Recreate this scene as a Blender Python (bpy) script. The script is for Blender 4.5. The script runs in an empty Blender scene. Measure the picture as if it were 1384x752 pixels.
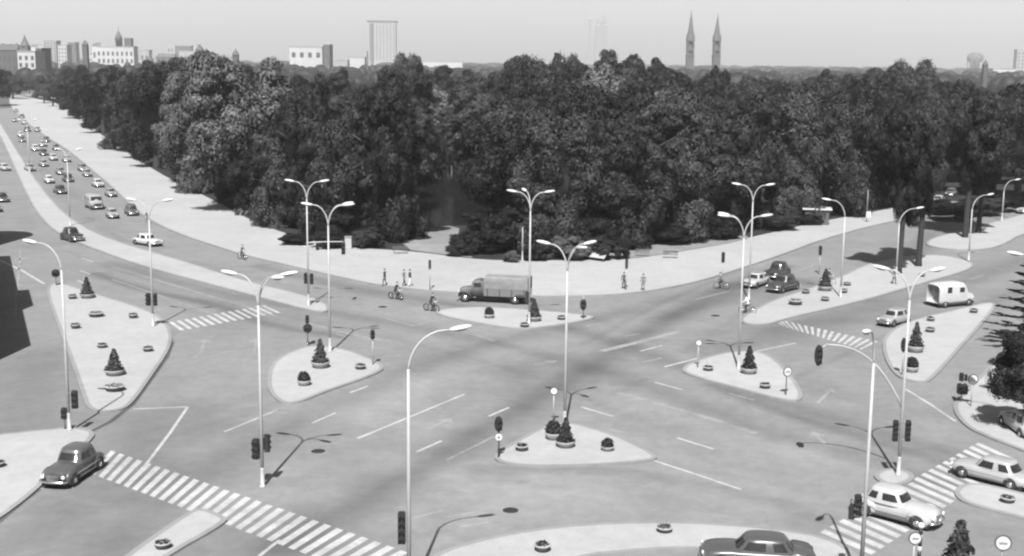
import bpy, bmesh, math, random
import numpy as np
from mathutils import Vector, Matrix
R = math.radians
random.seed(7); rng = np.random.default_rng(7)
S = bpy.context.scene
COL = S.collection
# ------------------------------------------------------------------ camera, sky, sun, exposure
F = 1700.0; CX, CY = 692.0, 376.0; CAMH = 23.0
PITCH = math.atan((CY - 84) / F); ROLL = R(0.6)
cd = bpy.data.cameras.new('camera'); cam = bpy.data.objects.new('camera', cd); COL.objects.link(cam)
cam.location = (0, 0, CAMH)
cam.rotation_mode = 'XYZ'
CR = Matrix.Rotation(math.pi/2 - PITCH, 3, 'X') @ Matrix.Rotation(ROLL, 3, 'Z')
cam.rotation_euler = CR.to_euler('XYZ')
cd.sensor_width = 36; cd.lens = 36 * F / 1384; cd.clip_end = 30000; cd.clip_start = 0.5
S.camera = cam
SUN_EL = R(51); SUN_AZ = R(5.5)            # light travels towards +Y, a little to the right
W = bpy.data.worlds.new('World'); S.world = W; W.use_nodes = True
nt = W.node_tree; bg = nt.nodes['Background']
sk = nt.nodes.new('ShaderNodeTexSky'); sk.sky_type = 'NISHITA'; sk.sun_disc = False
sk.sun_elevation = SUN_EL; sk.sun_rotation = math.pi + SUN_AZ; sk.dust_density = 3.0; sk.air_density = 1.0
bw = nt.nodes.new('ShaderNodeRGBToBW')
nt.links.new(sk.outputs[0], bw.inputs[0]); nt.links.new(bw.outputs[0], bg.inputs[0])
bg.inputs[1].default_value = 0.045
sd = bpy.data.lights.new('sun', 'SUN'); sd.energy = 5.0; sd.angle = R(0.5)
sun = bpy.data.objects.new('sun', sd); COL.objects.link(sun)
sdir = Vector((math.sin(SUN_AZ)*math.cos(SUN_EL), math.cos(SUN_AZ)*math.cos(SUN_EL), -math.sin(SUN_EL)))
sun.rotation_euler = sdir.to_track_quat('-Z', 'Y').to_euler(); sun.location = (0, -20, 80)
S.view_settings.view_transform = 'Standard'; S.view_settings.look = 'None'
S.view_settings.exposure = 1.25; S.view_settings.gamma = 1.0; S.view_settings.use_curve_mapping = False
try:
    S.cycles.filter_width = 2.3
    S.cycles.max_bounces = 5; S.cycles.diffuse_bounces = 2; S.cycles.volume_bounces = 1
    S.cycles.transparent_max_bounces = 6
except Exception: pass

def G(px, py, z=0.0):
    """real-world point on the plane at height z seen at that spot of the photograph"""
    d = CR @ Vector(((px-CX)/F, (CY-py)/F, -1))
    t = (z - CAMH) / d.z
    return Vector((d.x*t, d.y*t, z))
def at(px, dist, z=0.0):
    """point at forward distance dist, in the direction of column px"""
    d = CR @ Vector(((px-CX)/F, (CY-(84 + (CAMH-z)*F/dist))/F, -1))
    return Vector((d.x/d.y*dist, dist, z))
def hgt(px, py, dist):
    d = CR @ Vector(((px-CX)/F, (CY-py)/F, -1))
    return CAMH + d.z/d.y*dist

# ------------------------------------------------------------------ materials (the photograph is black and white)
def mat(name, v=0.5, rough=0.7, var=0.0, scale=1.0, bump=0.0, metal=0.0, objcol=False, spec=0.5, detail=4, coat=0.0, speck=0.0):
    m = bpy.data.materials.new(name); m.use_nodes = True; t = m.node_tree; b = t.nodes['Principled BSDF']
    b.inputs['Roughness'].default_value = rough; b.inputs['Metallic'].default_value = metal
    b.inputs['Specular IOR Level'].default_value = spec; b.inputs['Coat Weight'].default_value = coat
    b.inputs['Base Color'].default_value = (v, v, v, 1)
    src = None
    if objcol:
        oi = t.nodes.new('ShaderNodeObjectInfo'); src = oi.outputs['Color']
    if var > 0 or bump > 0:
        tc = t.nodes.new('ShaderNodeTexCoord')
        n = t.nodes.new('ShaderNodeTexNoise'); n.inputs['Scale'].default_value = scale; n.inputs['Detail'].default_value = detail
        n.inputs['Roughness'].default_value = 0.6
        t.links.new(tc.outputs['Object'], n.inputs['Vector'])
        if var > 0:
            mr = t.nodes.new('ShaderNodeMapRange')
            mr.inputs['From Min'].default_value = 0.3; mr.inputs['From Max'].default_value = 0.7
            mr.inputs['To Min'].default_value = 1-var; mr.inputs['To Max'].default_value = 1+var
            t.links.new(n.outputs[0], mr.inputs['Value'])
            mx = t.nodes.new('ShaderNodeVectorMath'); mx.operation = 'SCALE'
            if src is None:
                mx.inputs[0].default_value = (v, v, v)
            else: t.links.new(src, mx.inputs[0])
            t.links.new(mr.outputs[0], mx.inputs['Scale']); src = mx.outputs[0]
        if bump > 0:
            bp = t.nodes.new('ShaderNodeBump'); bp.inputs['Strength'].default_value = bump; bp.inputs['Distance'].default_value = 0.05
            t.links.new(n.outputs[0], bp.inputs['Height']); t.links.new(bp.outputs[0], b.inputs['Normal'])
    if src is not None: t.links.new(src, b.inputs['Base Color'])
    return m

def ground_mat(name, v, attr=None, speck=0.06, big=0.10, streak=0.0, rough=0.85):
    m = bpy.data.materials.new(name); m.use_nodes = True; t = m.node_tree; b = t.nodes['Principled BSDF']
    b.inputs['Roughness'].default_value = rough; b.inputs['Specular IOR Level'].default_value = 0.25
    g = t.nodes.new('ShaderNodeNewGeometry')
    def noise(sc, det, rg, lo, hi, vec=None, a=0.3, c=0.7):
        n = t.nodes.new('ShaderNodeTexNoise'); n.inputs['Scale'].default_value = sc; n.inputs['Detail'].default_value = det; n.inputs['Roughness'].default_value = rg
        t.links.new(vec or g.outputs['Position'], n.inputs['Vector'])
        r = t.nodes.new('ShaderNodeMapRange'); r.inputs['From Min'].default_value = a; r.inputs['From Max'].default_value = c
        r.inputs['To Min'].default_value = lo; r.inputs['To Max'].default_value = hi
        t.links.new(n.outputs[0], r.inputs['Value']); return r.outputs[0]
    def mul(a, c):
        x = t.nodes.new('ShaderNodeMath'); x.operation = 'MULTIPLY'
        t.links.new(a, x.inputs[0])
        if hasattr(c, 'links'): t.links.new(c, x.inputs[1])
        else: x.inputs[1].default_value = c
        return x.outputs[0]
    s = mul(noise(0.06, 4, 0.6, 1-big, 1+big), noise(1.2, 5, 0.75, 1-speck, 1+speck))
    s = mul(s, noise(0.35, 3, 0.6, 1-big*0.7, 1+big*0.7))
    s = mul(s, noise(14, 2, 0.8, 1-speck, 1+speck))
    if attr:
        at_ = t.nodes.new('ShaderNodeAttribute'); at_.attribute_name = attr
        s = mul(s, at_.outputs['Fac'])
    s = mul(s, v)
    cb = t.nodes.new('ShaderNodeCombineColor')
    for k in range(3): t.links.new(s, cb.inputs[k])
    t.links.new(cb.outputs[0], b.inputs['Base Color'])
    return m

def leaf_mat(name, v, tr=0.10, rv=0.6, nsc=0.35):
    m = bpy.data.materials.new(name); m.use_nodes = True; t = m.node_tree; b = t.nodes['Principled BSDF']
    b.inputs['Roughness'].default_value = 0.6; b.inputs['Specular IOR Level'].default_value = 0.2
    oi = t.nodes.new('ShaderNodeObjectInfo'); g = t.nodes.new('ShaderNodeNewGeometry')
    n = t.nodes.new('ShaderNodeTexNoise'); n.inputs['Scale'].default_value = nsc; n.inputs['Detail'].default_value = 5; n.inputs['Roughness'].default_value = .7
    t.links.new(g.outputs['Position'], n.inputs['Vector'])
    def mr(i, lo, hi, a=0., c=1.):
        r = t.nodes.new('ShaderNodeMapRange'); r.inputs['From Min'].default_value = a; r.inputs['From Max'].default_value = c
        r.inputs['To Min'].default_value = lo; r.inputs['To Max'].default_value = hi; t.links.new(i, r.inputs['Value']); return r.outputs[0]
    def mul(a, c):
        x = t.nodes.new('ShaderNodeMath'); x.operation = 'MULTIPLY'; t.links.new(a, x.inputs[0])
        if hasattr(c, 'links'): t.links.new(c, x.inputs[1])
        else: x.inputs[1].default_value = c
        return x.outputs[0]
    s = mul(mr(oi.outputs['Random'], 1-rv, 1+rv), mr(n.outputs[0], 0.5, 1.6, 0.32, 0.68))
    s = mul(s, mr(g.outputs['Random Per Island'], 0.75, 1.3)); s = mul(s, v)
    cb = t.nodes.new('ShaderNodeCombineColor')
    for k in range(3): t.links.new(s, cb.inputs[k])
    t.links.new(cb.outputs[0], b.inputs['Base Color'])
    tl = t.nodes.new('ShaderNodeBsdfTranslucent'); t.links.new(cb.outputs[0], tl.inputs[0])
    mx = t.nodes.new('ShaderNodeMixShader'); mx.inputs[0].default_value = tr
    t.links.new(b.outputs[0], mx.inputs[1]); t.links.new(tl.outputs[0], mx.inputs[2])
    t.links.new(mx.outputs[0], t.nodes['Material Output'].inputs['Surface'])
    return m

M = {}
M['asphalt'] = ground_mat('asphalt', 0.1299, attr='wear', speck=0.12, big=0.11)
M['far_ground'] = ground_mat('far_ground', 0.06, big=0.12)
M['pavement'] = ground_mat('pale_pavement', 0.2271, speck=0.08, big=0.07)
M['kerb'] = ground_mat('granite_kerb', 0.1567, speck=0.08, big=0.12)
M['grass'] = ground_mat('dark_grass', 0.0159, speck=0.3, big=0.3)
M['path'] = ground_mat('dry_grass', 0.1408, speck=0.12, big=0.15)
M['paint'] = ground_mat('worn_white_paint', 0.2568, speck=0.22, big=0.2)
M['faded'] = ground_mat('faded_paint', 0.1569, speck=0.24, big=0.2)
M['white'] = mat('white_enamel', 0.2565, 0.45, var=0.08, scale=1.5)
M['head'] = mat('lamp_head_white', 0.4125, 0.3)
M['black'] = mat('signal_black', 0.012, 0.6, var=0.2, scale=3)
M['lens'] = mat('signal_lens', 0.06, 0.15)
M['grey'] = mat('grey_metal', 0.16, 0.5, var=0.15, scale=3)
M['dgrey'] = mat('dark_grey_metal', 0.06, 0.5, var=0.15, scale=3)
M['concrete'] = mat('planter_concrete', 0.2293, 0.85, var=0.14, scale=4, bump=0.2)
M['dconcrete'] = mat('weathered_concrete', 0.0573, 0.9, var=0.2, scale=4, bump=0.2)
M['soil'] = mat('soil', 0.05, 0.95, var=0.5, scale=9, bump=0.5)
M['plant'] = leaf_mat('planter_plants', 0.02, nsc=3)
M['bark'] = mat('bark', 0.0135, 0.9, var=0.35, scale=2.5, bump=0.6)
M['leaf'] = leaf_mat('foliage', 0.0192)
M['leaf_pale'] = leaf_mat('foliage_pale', 0.0660, rv=0.15, nsc=0.6)
M['leaf_dark'] = leaf_mat('foliage_dark', 0.0081)
M['paintwork'] = mat('car_paint', 0.4, 0.3, objcol=True, var=0.06, scale=1.5, coat=0.5)
M['glass'] = mat('car_glass', 0.012, 0.12, spec=0.8)
M['tyre'] = mat('tyre', 0.015, 0.85)
M['chrome'] = mat('chrome', 0.75, 0.2, metal=1.0)
M['under'] = mat('underbody', 0.012, 0.9)
M['canvas'] = mat('canvas', 0.1300, 0.9, var=0.2, scale=1.2, bump=0.3)
M['skin'] = mat('skin', 0.32, 0.6)
M['cloth_dark'] = mat('dark_cloth', 0.02, 0.9, var=0.2, scale=6)
M['cloth_mid'] = mat('mid_cloth', 0.10, 0.9, var=0.2, scale=6)
M['cloth_pale'] = mat('pale_cloth', 0.5, 0.9, var=0.1, scale=6)
M['hair'] = mat('hair', 0.02, 0.7)
M['wall_white'] = mat('render_white', 0.2675, 0.9, var=0.08, scale=0.08)
M['wall_pale'] = mat('render_pale', 0.1783, 0.9, var=0.1, scale=0.08)
M['wall_dark'] = mat('brick_dark', 0.0490, 0.9, var=0.2, scale=0.1)
M['roof_dark'] = mat('slate', 0.06, 0.8, var=0.2, scale=0.2)
M['win'] = mat('window_glass', 0.05, 0.2)
wm = mat('pond_water', 0.012, 0.06, spec=0.6, bump=0.08, scale=0.9); M['water'] = wm

# ------------------------------------------------------------------ mesh helpers
class MB:
    def __init__(s): s.v = []; s.f = []; s.m = []; s.sm = []; s.mats = []
    def mi(s, m):
        if m not in s.mats: s.mats.append(m)
        return s.mats.index(m)
    def add(s, vs, fs, m, smooth=False):
        o = len(s.v); s.v += [tuple(v) for v in vs]; k = s.mi(m)
        for f in fs: s.f.append(tuple(i+o for i in f)); s.m.append(k); s.sm.append(smooth)
    def box(s, c, d, m, rz=0., taper=1.0):
        hx, hy, hz = d[0]/2, d[1]/2, d[2]/2
        vs = []
        for z, t in ((-hz, 1.), (hz, taper)):
            for x, y in ((-hx, -hy), (hx, -hy), (hx, hy), (-hx, hy)):
                x_, y_ = x*t, y*t
                vs.append((c[0]+x_*math.cos(rz)-y_*math.sin(rz), c[1]+x_*math.sin(rz)+y_*math.cos(rz), c[2]+z))
        s.add(vs, [(3,2,1,0),(4,5,6,7),(0,1,5,4),(1,2,6,5),(2,3,7,6),(3,0,4,7)], m)
    def tube(s, pts, rad, m, n=8, smooth=True, caps=True):
        pts = [Vector(p) for p in pts]
        if not hasattr(rad, '__len__'): rad = [rad]*len(pts)
        rings = []; prev = None
        for i, p in enumerate(pts):
            d = (pts[min(i+1, len(pts)-1)] - pts[max(i-1, 0)]).normalized()
            if prev is None:
                a = d.orthogonal().normalized()
            else:
                a = (prev - d*prev.dot(d)).normalized()
            prev = a; b = d.cross(a)
            rings.append([p + (a*math.cos(2*math.pi*k/n) + b*math.sin(2*math.pi*k/n))*rad[i] for k in range(n)])
        vs = [v for r in rings for v in r]; fs = []
        for i in range(len(pts)-1):
            for k in range(n):
                fs.append((i*n+k, i*n+(k+1) % n, (i+1)*n+(k+1) % n, (i+1)*n+k))
        if caps: fs += [tuple(range(n-1, -1, -1)), tuple(range((len(pts)-1)*n, len(pts)*n))]
        s.add(vs, fs, m, smooth)
    def lathe(s, prof, m, n=20, c=(0,0,0), smooth=True, axis='Z', sx=1., sy=1.):
        vs = []; fs = []
        for r, z in prof:
            for k in range(n):
                a = 2*math.pi*k/n
                if axis == 'Z': vs.append((c[0]+r*math.cos(a)*sx, c[1]+r*math.sin(a)*sy, c[2]+z))
                elif axis == 'Y': vs.append((c[0]+r*math.cos(a)*sx, c[1]+z, c[2]+r*math.sin(a)*sy))
                else: vs.append((c[0]+z, c[1]+r*math.cos(a)*sx, c[2]+r*math.sin(a)*sy))
        for i in range(len(prof)-1):
            for k in range(n):
                q = (i*n+k, i*n+(k+1) % n, (i+1)*n+(k+1) % n, (i+1)*n+k)
                fs.append(q if axis != 'Y' else q[::-1])
        fs.append(tuple(range(n-1, -1, -1))); fs.append(tuple(range((len(prof)-1)*n, len(prof)*n)))
        s.add(vs, fs, m, smooth)
    def ell(s, c, r, m, n=12, k=8, rot=None):
        vs = []; fs = []
        for i in range(k+1):
            th = math.pi*i/k
            for j in range(n):
                a = 2*math.pi*j/n
                p = Vector((r[0]*math.sin(th)*math.cos(a), r[1]*math.sin(th)*math.sin(a), r[2]*math.cos(th)))
                if rot: p = rot @ p
                vs.append(p + Vector(c))
        for i in range(k):
            for j in range(n): fs.append((i*n+j, (i+1)*n+j, (i+1)*n+(j+1) % n, i*n+(j+1) % n))
        s.add(vs, fs, m, True)
    def mesh(s, name):
        me = bpy.data.meshes.new(name); me.from_pydata(s.v, [], s.f)
        for m in s.mats: me.materials.append(m)
        me.polygons.foreach_set('material_index', s.m); me.polygons.foreach_set('use_smooth', s.sm)
        me.update(); return me
    def build(s, name, parent=None, loc=None, rz=None):
        o = bpy.data.objects.new(name, s.mesh(name)); COL.objects.link(o)
        if parent: o.parent = parent
        if loc is not None: o.location = loc
        if rz is not None: o.rotation_euler.z = rz
        return o
def tag(o, label=None, cat=None, group=None, kind=None):
    if label: o['label'] = label
    if cat: o['category'] = cat
    if group: o['group'] = group
    if kind: o['kind'] = kind
    return o
def empty(name, loc=(0,0,0), rz=0.):
    o = bpy.data.objects.new(name, None); COL.objects.link(o); o.location = loc; o.rotation_euler.z = rz
    o.empty_display_size = 0.3
    return o
def copy_tree(o, parent=None):
    kids = [c for c in ALL.get(o.name, [])]
    c = o.copy(); COL.objects.link(c)
    if parent: c.parent = parent; c.matrix_parent_inverse = o.matrix_parent_inverse.copy()
    ALL[c.name] = []
    for k in kids: ALL[c.name].append(copy_tree(k, c))
    return c
ALL = {}
def reg(root):
    """remember the children of a prototype"""
    for o in bpy.data.objects:
        ALL.setdefault(o.name, [])
    for n in ALL: ALL[n] = []
    for o in bpy.data.objects:
        if o.parent: ALL[o.parent.name].append(o)
class Kind:
    """prototype that is used itself the first time, copied afterwards"""
    def __init__(s, root): s.root = root; s.used = False; reg(root)
    def put(s, loc, rz=0., label=None, cat=None, group=None, scale=None, color=None):
        if not s.used: o = s.root; s.used = True
        else: o = copy_tree(s.root)
        o.location = loc; o.rotation_euler = (0, 0, rz)
        if scale: o.scale = scale if hasattr(scale, '__len__') else (scale,)*3
        tag(o, label, cat, group)
        if color is not None:
            def rc(x):
                cc_ = color*(.45 if color > .3 else .65); x.color = (cc_, cc_, cc_, 1)
                for k in ALL[x.name]: rc(k)
            rc(o)
        return o

def chaikin(pts, it=2, closed=True):
    for _ in range(it):
        q = []; n = len(pts)
        for i in range(n if closed else n-1):
            a, b = pts[i], pts[(i+1) % n]
            q += [a*0.75+b*0.25, a*0.25+b*0.75]
        if not closed: q = [pts[0]]+q+[pts[-1]]
        pts = q
    return pts
def slab(name, px, top, m, h=0.12, smooth=2, kerb=True, ground=False):
    pts = [p.copy() for p in px] if ground else [G(*p) for p in px]
    for p in pts: p.z = 0
    if smooth: pts = chaikin(pts, smooth)
    a = sum(pts[i].x*pts[(i+1) % len(pts)].y-pts[(i+1) % len(pts)].x*pts[i].y for i in range(len(pts)))
    if a < 0: pts.reverse()
    n = len(pts); b = MB()
    vs = [(p.x, p.y, top) for p in pts]+[(p.x, p.y, top-h) for p in pts]
    b.add(vs, [tuple(range(n))]+[(i, i+n, (i+1) % n+n, (i+1) % n) for i in range(n)], m)
    o = b.build(name); tag(o, kind='structure')
    if kerb:
        # stone edging: outer ring, 2 mm proud, 0.3 m wide
        k = MB(); inn = []; out = []
        for i in range(n):
            t = (pts[(i+1) % n]-pts[i-1]).normalized(); nrm = Vector((t.y, -t.x, 0))
            out.append(pts[i]+nrm*0.14); inn.append(pts[i]-nrm*0.16)
        vs = [(p.x, p.y, top+0.004) for p in out]+[(p.x, p.y, top+0.004) for p in inn]+[(p.x, p.y, top-h) for p in out]
        fs = []
        for i in range(n):
            j = (i+1) % n
            fs += [(i, j, j+n, i+n), (i+2*n, j+2*n, j, i)]
        k.add(vs, fs, M['kerb'])
        k.build('kerb', o)
    return o

# ------------------------------------------------------------------ ground
b = MB(); s_ = 9000
b.add([(-s_, -200, -0.012), (s_, -200, -0.012), (s_, 14000, -0.012), (-s_, 14000, -0.012)], [(0,1,2,3)], M['far_ground'])
tag(b.build('ground'), kind='structure')

# asphalt sheet with a wear value per vertex: tyre-darkened lanes and pale patches of their own shape
x0, x1, y0, y1, st = -230, 210, 40, 640, 1.0
gx = np.concatenate([np.arange(x0, -75, 1.6), np.arange(-75, 95, .5), np.arange(95, x1+1, 1.6)])
gy = np.concatenate([np.arange(y0, 50, 1.), np.arange(50, 180, .5), np.arange(180, y1+1, 2.)])
nx, ny = len(gx), len(gy)
X, Y = np.meshgrid(gx, gy)
wear = np.ones_like(X)
def wseg(pxs, width, amt):
    global wear
    P = chaikin([G(*p) for p in pxs], 2, False)
    d = np.full_like(X, 1e9)
    for a, c in zip(P[:-1], P[1:]):
        vx, vy = c.x-a.x, c.y-a.y; L = vx*vx+vy*vy+1e-9
        t = np.clip(((X-a.x)*vx+(Y-a.y)*vy)/L, 0, 1)
        d = np.minimum(d, np.hypot(X-a.x-t*vx, Y-a.y-t*vy))
    wear *= 1+1.75*amt*np.exp(-(d/width)**2)
for pxs, w, a in [
    ([(380,740),(470,690),(560,640),(640,590),(760,520),(860,455),(960,400),(1060,360)], 1.5, -.20),
    ([(150,740),(260,650),(400,570),(520,515),(640,470),(780,440),(900,405),(1000,385)], 1.6, -.12),
    ([(1384,640),(1240,600),(1100,560),(960,510),(800,450),(640,415),(500,395),(350,360)], 1.3, -.16),
    ([(1340,665),(1150,615),(1000,575),(850,510),(700,470),(500,430),(300,400),(150,355)], 1.3, -.14),
    ([(1100,680),(950,640),(800,620)], 2.0, .06),
    ([(600,640),(700,655),(850,680),(1000,690)], 3.0, .10),
    ([(480,560),(600,500),(700,470)], 3.0, .10),
    ([(860,540),(960,570),(1080,600),(1200,640)], 1.6, .10),
    ([(640,490),(720,500),(830,490)], 5.0, -.06),
    ([(960,520),(1060,560),(1160,590),(1290,630)], .7, -.18),
    ([(230,560),(200,600),(150,650),(60,720)], 3.0, -.12),
    ([(260,440),(330,420),(420,430)], 3.0, -.05),
    ([(130,370),(200,395),(290,410),(360,440),(460,455)], .9, -.22),
    ([(1384,390),(1300,430),(1160,430),(1050,460),(960,470)], 2.0, -.12),
    ([(1384,350),(1250,400),(1130,430),(1040,445)], 2.0, -.14),
    ([(1270,300),(1180,430),(1080,370),(1000,400),(900,430)], 1.6, -.16),
    ([(60,480),(20,560),(0,600)], 4.0, -.12),
    ([(120,300),(60,230),(20,180)], 2.5, -.05),
    ([(150,752),(300,740),(480,752)], 3.0, -.08),
    ([(1290,720),(1384,740)], 3.5, -.08),
    ([(700,500),(720,560)], 2.0, -.07),
    ]: wseg(pxs, w, a)
flows = [[(380,740),(520,660),(640,590),(760,520),(860,455),(960,400),(1060,360)],
    [(60,720),(200,620),(400,560),(560,500),(760,440),(960,385)],
    [(1384,640),(1200,590),(1000,530),(800,455),(640,415),(500,390),(350,350),(200,310)],
    [(1340,690),(1100,625),(900,560),(760,500),(560,450),(380,415),(200,375),(80,330)],
    [(1384,360),(1250,400),(1130,430),(1000,480),(860,540)], [(60,230),(110,300),(220,345),(400,390)], [(600,660),(800,650),(1000,690),(1120,730)], [(120,330),(60,260),(10,190)]]
rs = np.random.default_rng(3)
for fl in flows:
    P = chaikin([G(*p) for p in fl], 1, False)
    for k in range(9):
        o_ = rs.uniform(-6.5, 6.5); a_ = rs.uniform(-.15, .08); w_ = rs.uniform(.25, .6)
        i0 = rs.integers(0, max(1, len(P)-4)); i1 = rs.integers(i0+3, len(P)+1)
        Q_ = []
        for i in range(i0, min(i1, len(P))):
            t_ = (P[min(i+1, len(P)-1)]-P[max(i-1, 0)]).normalized(); Q_.append(P[i]+Vector((-t_.y, t_.x, 0))*o_)
        d = np.full_like(X, 1e9)
        for a, c in zip(Q_[:-1], Q_[1:]):
            vx, vy = c.x-a.x, c.y-a.y; L = vx*vx+vy*vy+1e-9
            t = np.clip(((X-a.x)*vx+(Y-a.y)*vy)/L, 0, 1)
            d = np.minimum(d, np.hypot(X-a.x-t*vx, Y-a.y-t*vy))
        wear *= 1+a_*np.exp(-(d/w_)**2)
for k in range(70):      # patched and stained spots
    g_ = G(rs.uniform(60, 1384), rs.uniform(390, 750)); a_ = rs.uniform(-.15, .10); w_ = rs.uniform(.6, 2.6); e_ = rs.uniform(.5, 2)
    wear *= 1+a_*np.exp(-(((X-g_.x)/w_)**2+((Y-g_.y)/(w_*e_))**2)**2)
idx = np.arange(nx*ny).reshape(ny, nx)
q = np.stack([idx[:-1,:-1], idx[:-1,1:], idx[1:,1:], idx[1:,:-1]], -1).reshape(-1, 4)
me = bpy.data.meshes.new('asphalt_road')
vv = np.stack([X, Y, np.zeros_like(X)], -1).reshape(-1, 3).astype(np.float32)
me.vertices.add(len(vv)); me.vertices.foreach_set('co', vv.ravel())
me.loops.add(q.size); me.loops.foreach_set('vertex_index', q.ravel().astype(np.int32))
me.polygons.add(len(q)); me.polygons.foreach_set('loop_start', (np.arange(len(q))*4).astype(np.int32))
me.update(calc_edges=True)
atr = me.attributes.new('wear', 'FLOAT', 'POINT'); atr.data.foreach_set('value', wear.ravel().astype(np.float32))
me.materials.append(M['asphalt'])
road = bpy.data.objects.new('road', me); COL.objects.link(road); tag(road, kind='structure')

# park ground and promenade
front = [(20,128),(60,133),(105,150),(120,170),(150,192),(215,236),(290,272),(340,300),(400,322),(470,336),(560,341),(640,352),(700,354),(790,353),(850,352),(900,340),(1000,326),(1100,302),(1180,288),(1250,272)]
edge = [(12,131),(14,145),(35,165),(62,185),(92,203),(118,225),(150,252),(190,290),(215,305),(250,320),(290,333),(330,346),(400,362),(470,378),(520,388),(600,396),(720,402),(800,401),(850,398),(900,391),(950,380),(1010,361),(1060,344),(1110,325),(1170,308),(1220,297),(1262,284),(1300,262)]
gf = [G(*p) for p in front]; ge = [G(*p) for p in edge]
gf2 = [p+Vector((0, 25, 0)) for p in gf]
slab('promenade', chaikin(ge, 1, False)+chaikin(gf2, 1, False)[::-1], 0.12, M['pavement'], smooth=0, ground=True)
back = [Vector((420, 260, 0)), Vector((520, 900, 0)), Vector((-120, 900, 0)), Vector((-230, 640, 0))]
park = chaikin(gf, 2, False)
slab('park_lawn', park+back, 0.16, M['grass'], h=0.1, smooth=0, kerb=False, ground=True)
slab('park_path', [(540,338),(552,308),(622,306),(618,325),(650,352),(600,346)], 0.175, M['path'], h=0.01, smooth=1, kerb=False)
slab('park_clearing', [(800,352),(850,352),(900,345),(1010,326),(1010,319),(930,327),(860,332)], 0.175, M['path'], h=0.01, smooth=1, kerb=False)
pond = slab('pond', [(500,306),(560,309),(622,307),(700,300),(720,270),(660,225),(540,225),(480,270)], 0.185, M['water'], h=0.01, smooth=2, kerb=False)

ISL = [
 ('traffic_island', [(62,388),(80,383),(100,390),(150,405),(205,423),(226,440),(232,458),(225,478),(205,507),(180,543),(165,556),(122,559),(112,530),(95,480),(75,430)]),
 ('pavement', [(-120,600),(0,590),(60,583),(100,580),(128,586),(118,600),(98,612),(55,658),(0,702),(-120,775)]),
 ('traffic_island', [(364,510),(370,492),(392,477),(425,468),(470,474),(522,496),(505,508),(440,530),(402,546),(380,546),(365,530)]),
 ('traffic_island', [(585,421),(640,416),(700,419),(795,427),(805,432),(740,443),(700,447),(640,437),(600,429)]),
 ('traffic_island', [(662,621),(700,598),(745,575),(775,574),(830,590),(880,614),(888,624),(800,631),(700,632)]),
 ('traffic_island', [(922,499),(950,486),(1000,475),(1040,480),(1073,515),(1085,540),(1068,545),(1000,527),(930,508)]),
 ('traffic_island', [(1000,434),(1012,424),(1050,405),(1100,390),(1140,374),(1175,357),(1215,349),(1262,345),(1300,351),(1324,362),(1240,386),(1150,412),(1060,432),(1040,440),(1010,440)]),
 ('traffic_island', [(1197,455),(1225,436),(1290,421),(1348,407),(1336,428),(1300,467),(1258,515),(1245,519),(1215,512),(1200,492),(1194,470)]),
 ('pavement', [(1288,552),(1300,538),(1335,502),(1362,470),(1384,448),(1520,420),(1520,672),(1384,610),(1345,596),(1305,578)]),
 ('traffic_island', [(520,800),(590,752),(640,735),(720,719),(800,711),(900,708),(1000,713),(1080,722),(1130,734),(1170,765),(1100,770),(1020,752),(940,742),(860,746),(780,754),(680,790),(560,830)]),
 ('median', [(60,840),(175,752),(255,696),(272,690),(300,701),(305,708),(215,758),(110,840)]),
 ('median', [(1180,646),(1196,636),(1225,638),(1236,650),(1205,660)]),
 ('median', [(1290,670),(1302,657),(1330,657),(1400,674),(1520,712),(1520,745),(1400,706),(1310,684)]),
 ('median', [(-40,120),(0,182),(14,213),(30,250),(50,290),(80,319),(150,346),(200,363),(260,379),(350,403),(430,424),(445,421),(440,410),(400,397),(340,384),(250,355),(150,326),(105,304),(75,279),(45,240),(28,213),(8,180),(-30,118)]),
 ('pavement', [(1250,331),(1262,322),(1310,311),(1384,290),(1500,262),(1520,290),(1384,314),(1352,335),(1310,340),(1265,336)]),
 ('pavement', [(1300,262),(1285,250),(1330,240),(1480,235),(1480,252),(1384,268),(1330,268)]),
]
for nm, px in ISL: slab(nm, px, 0.12, M['pavement'])

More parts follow.
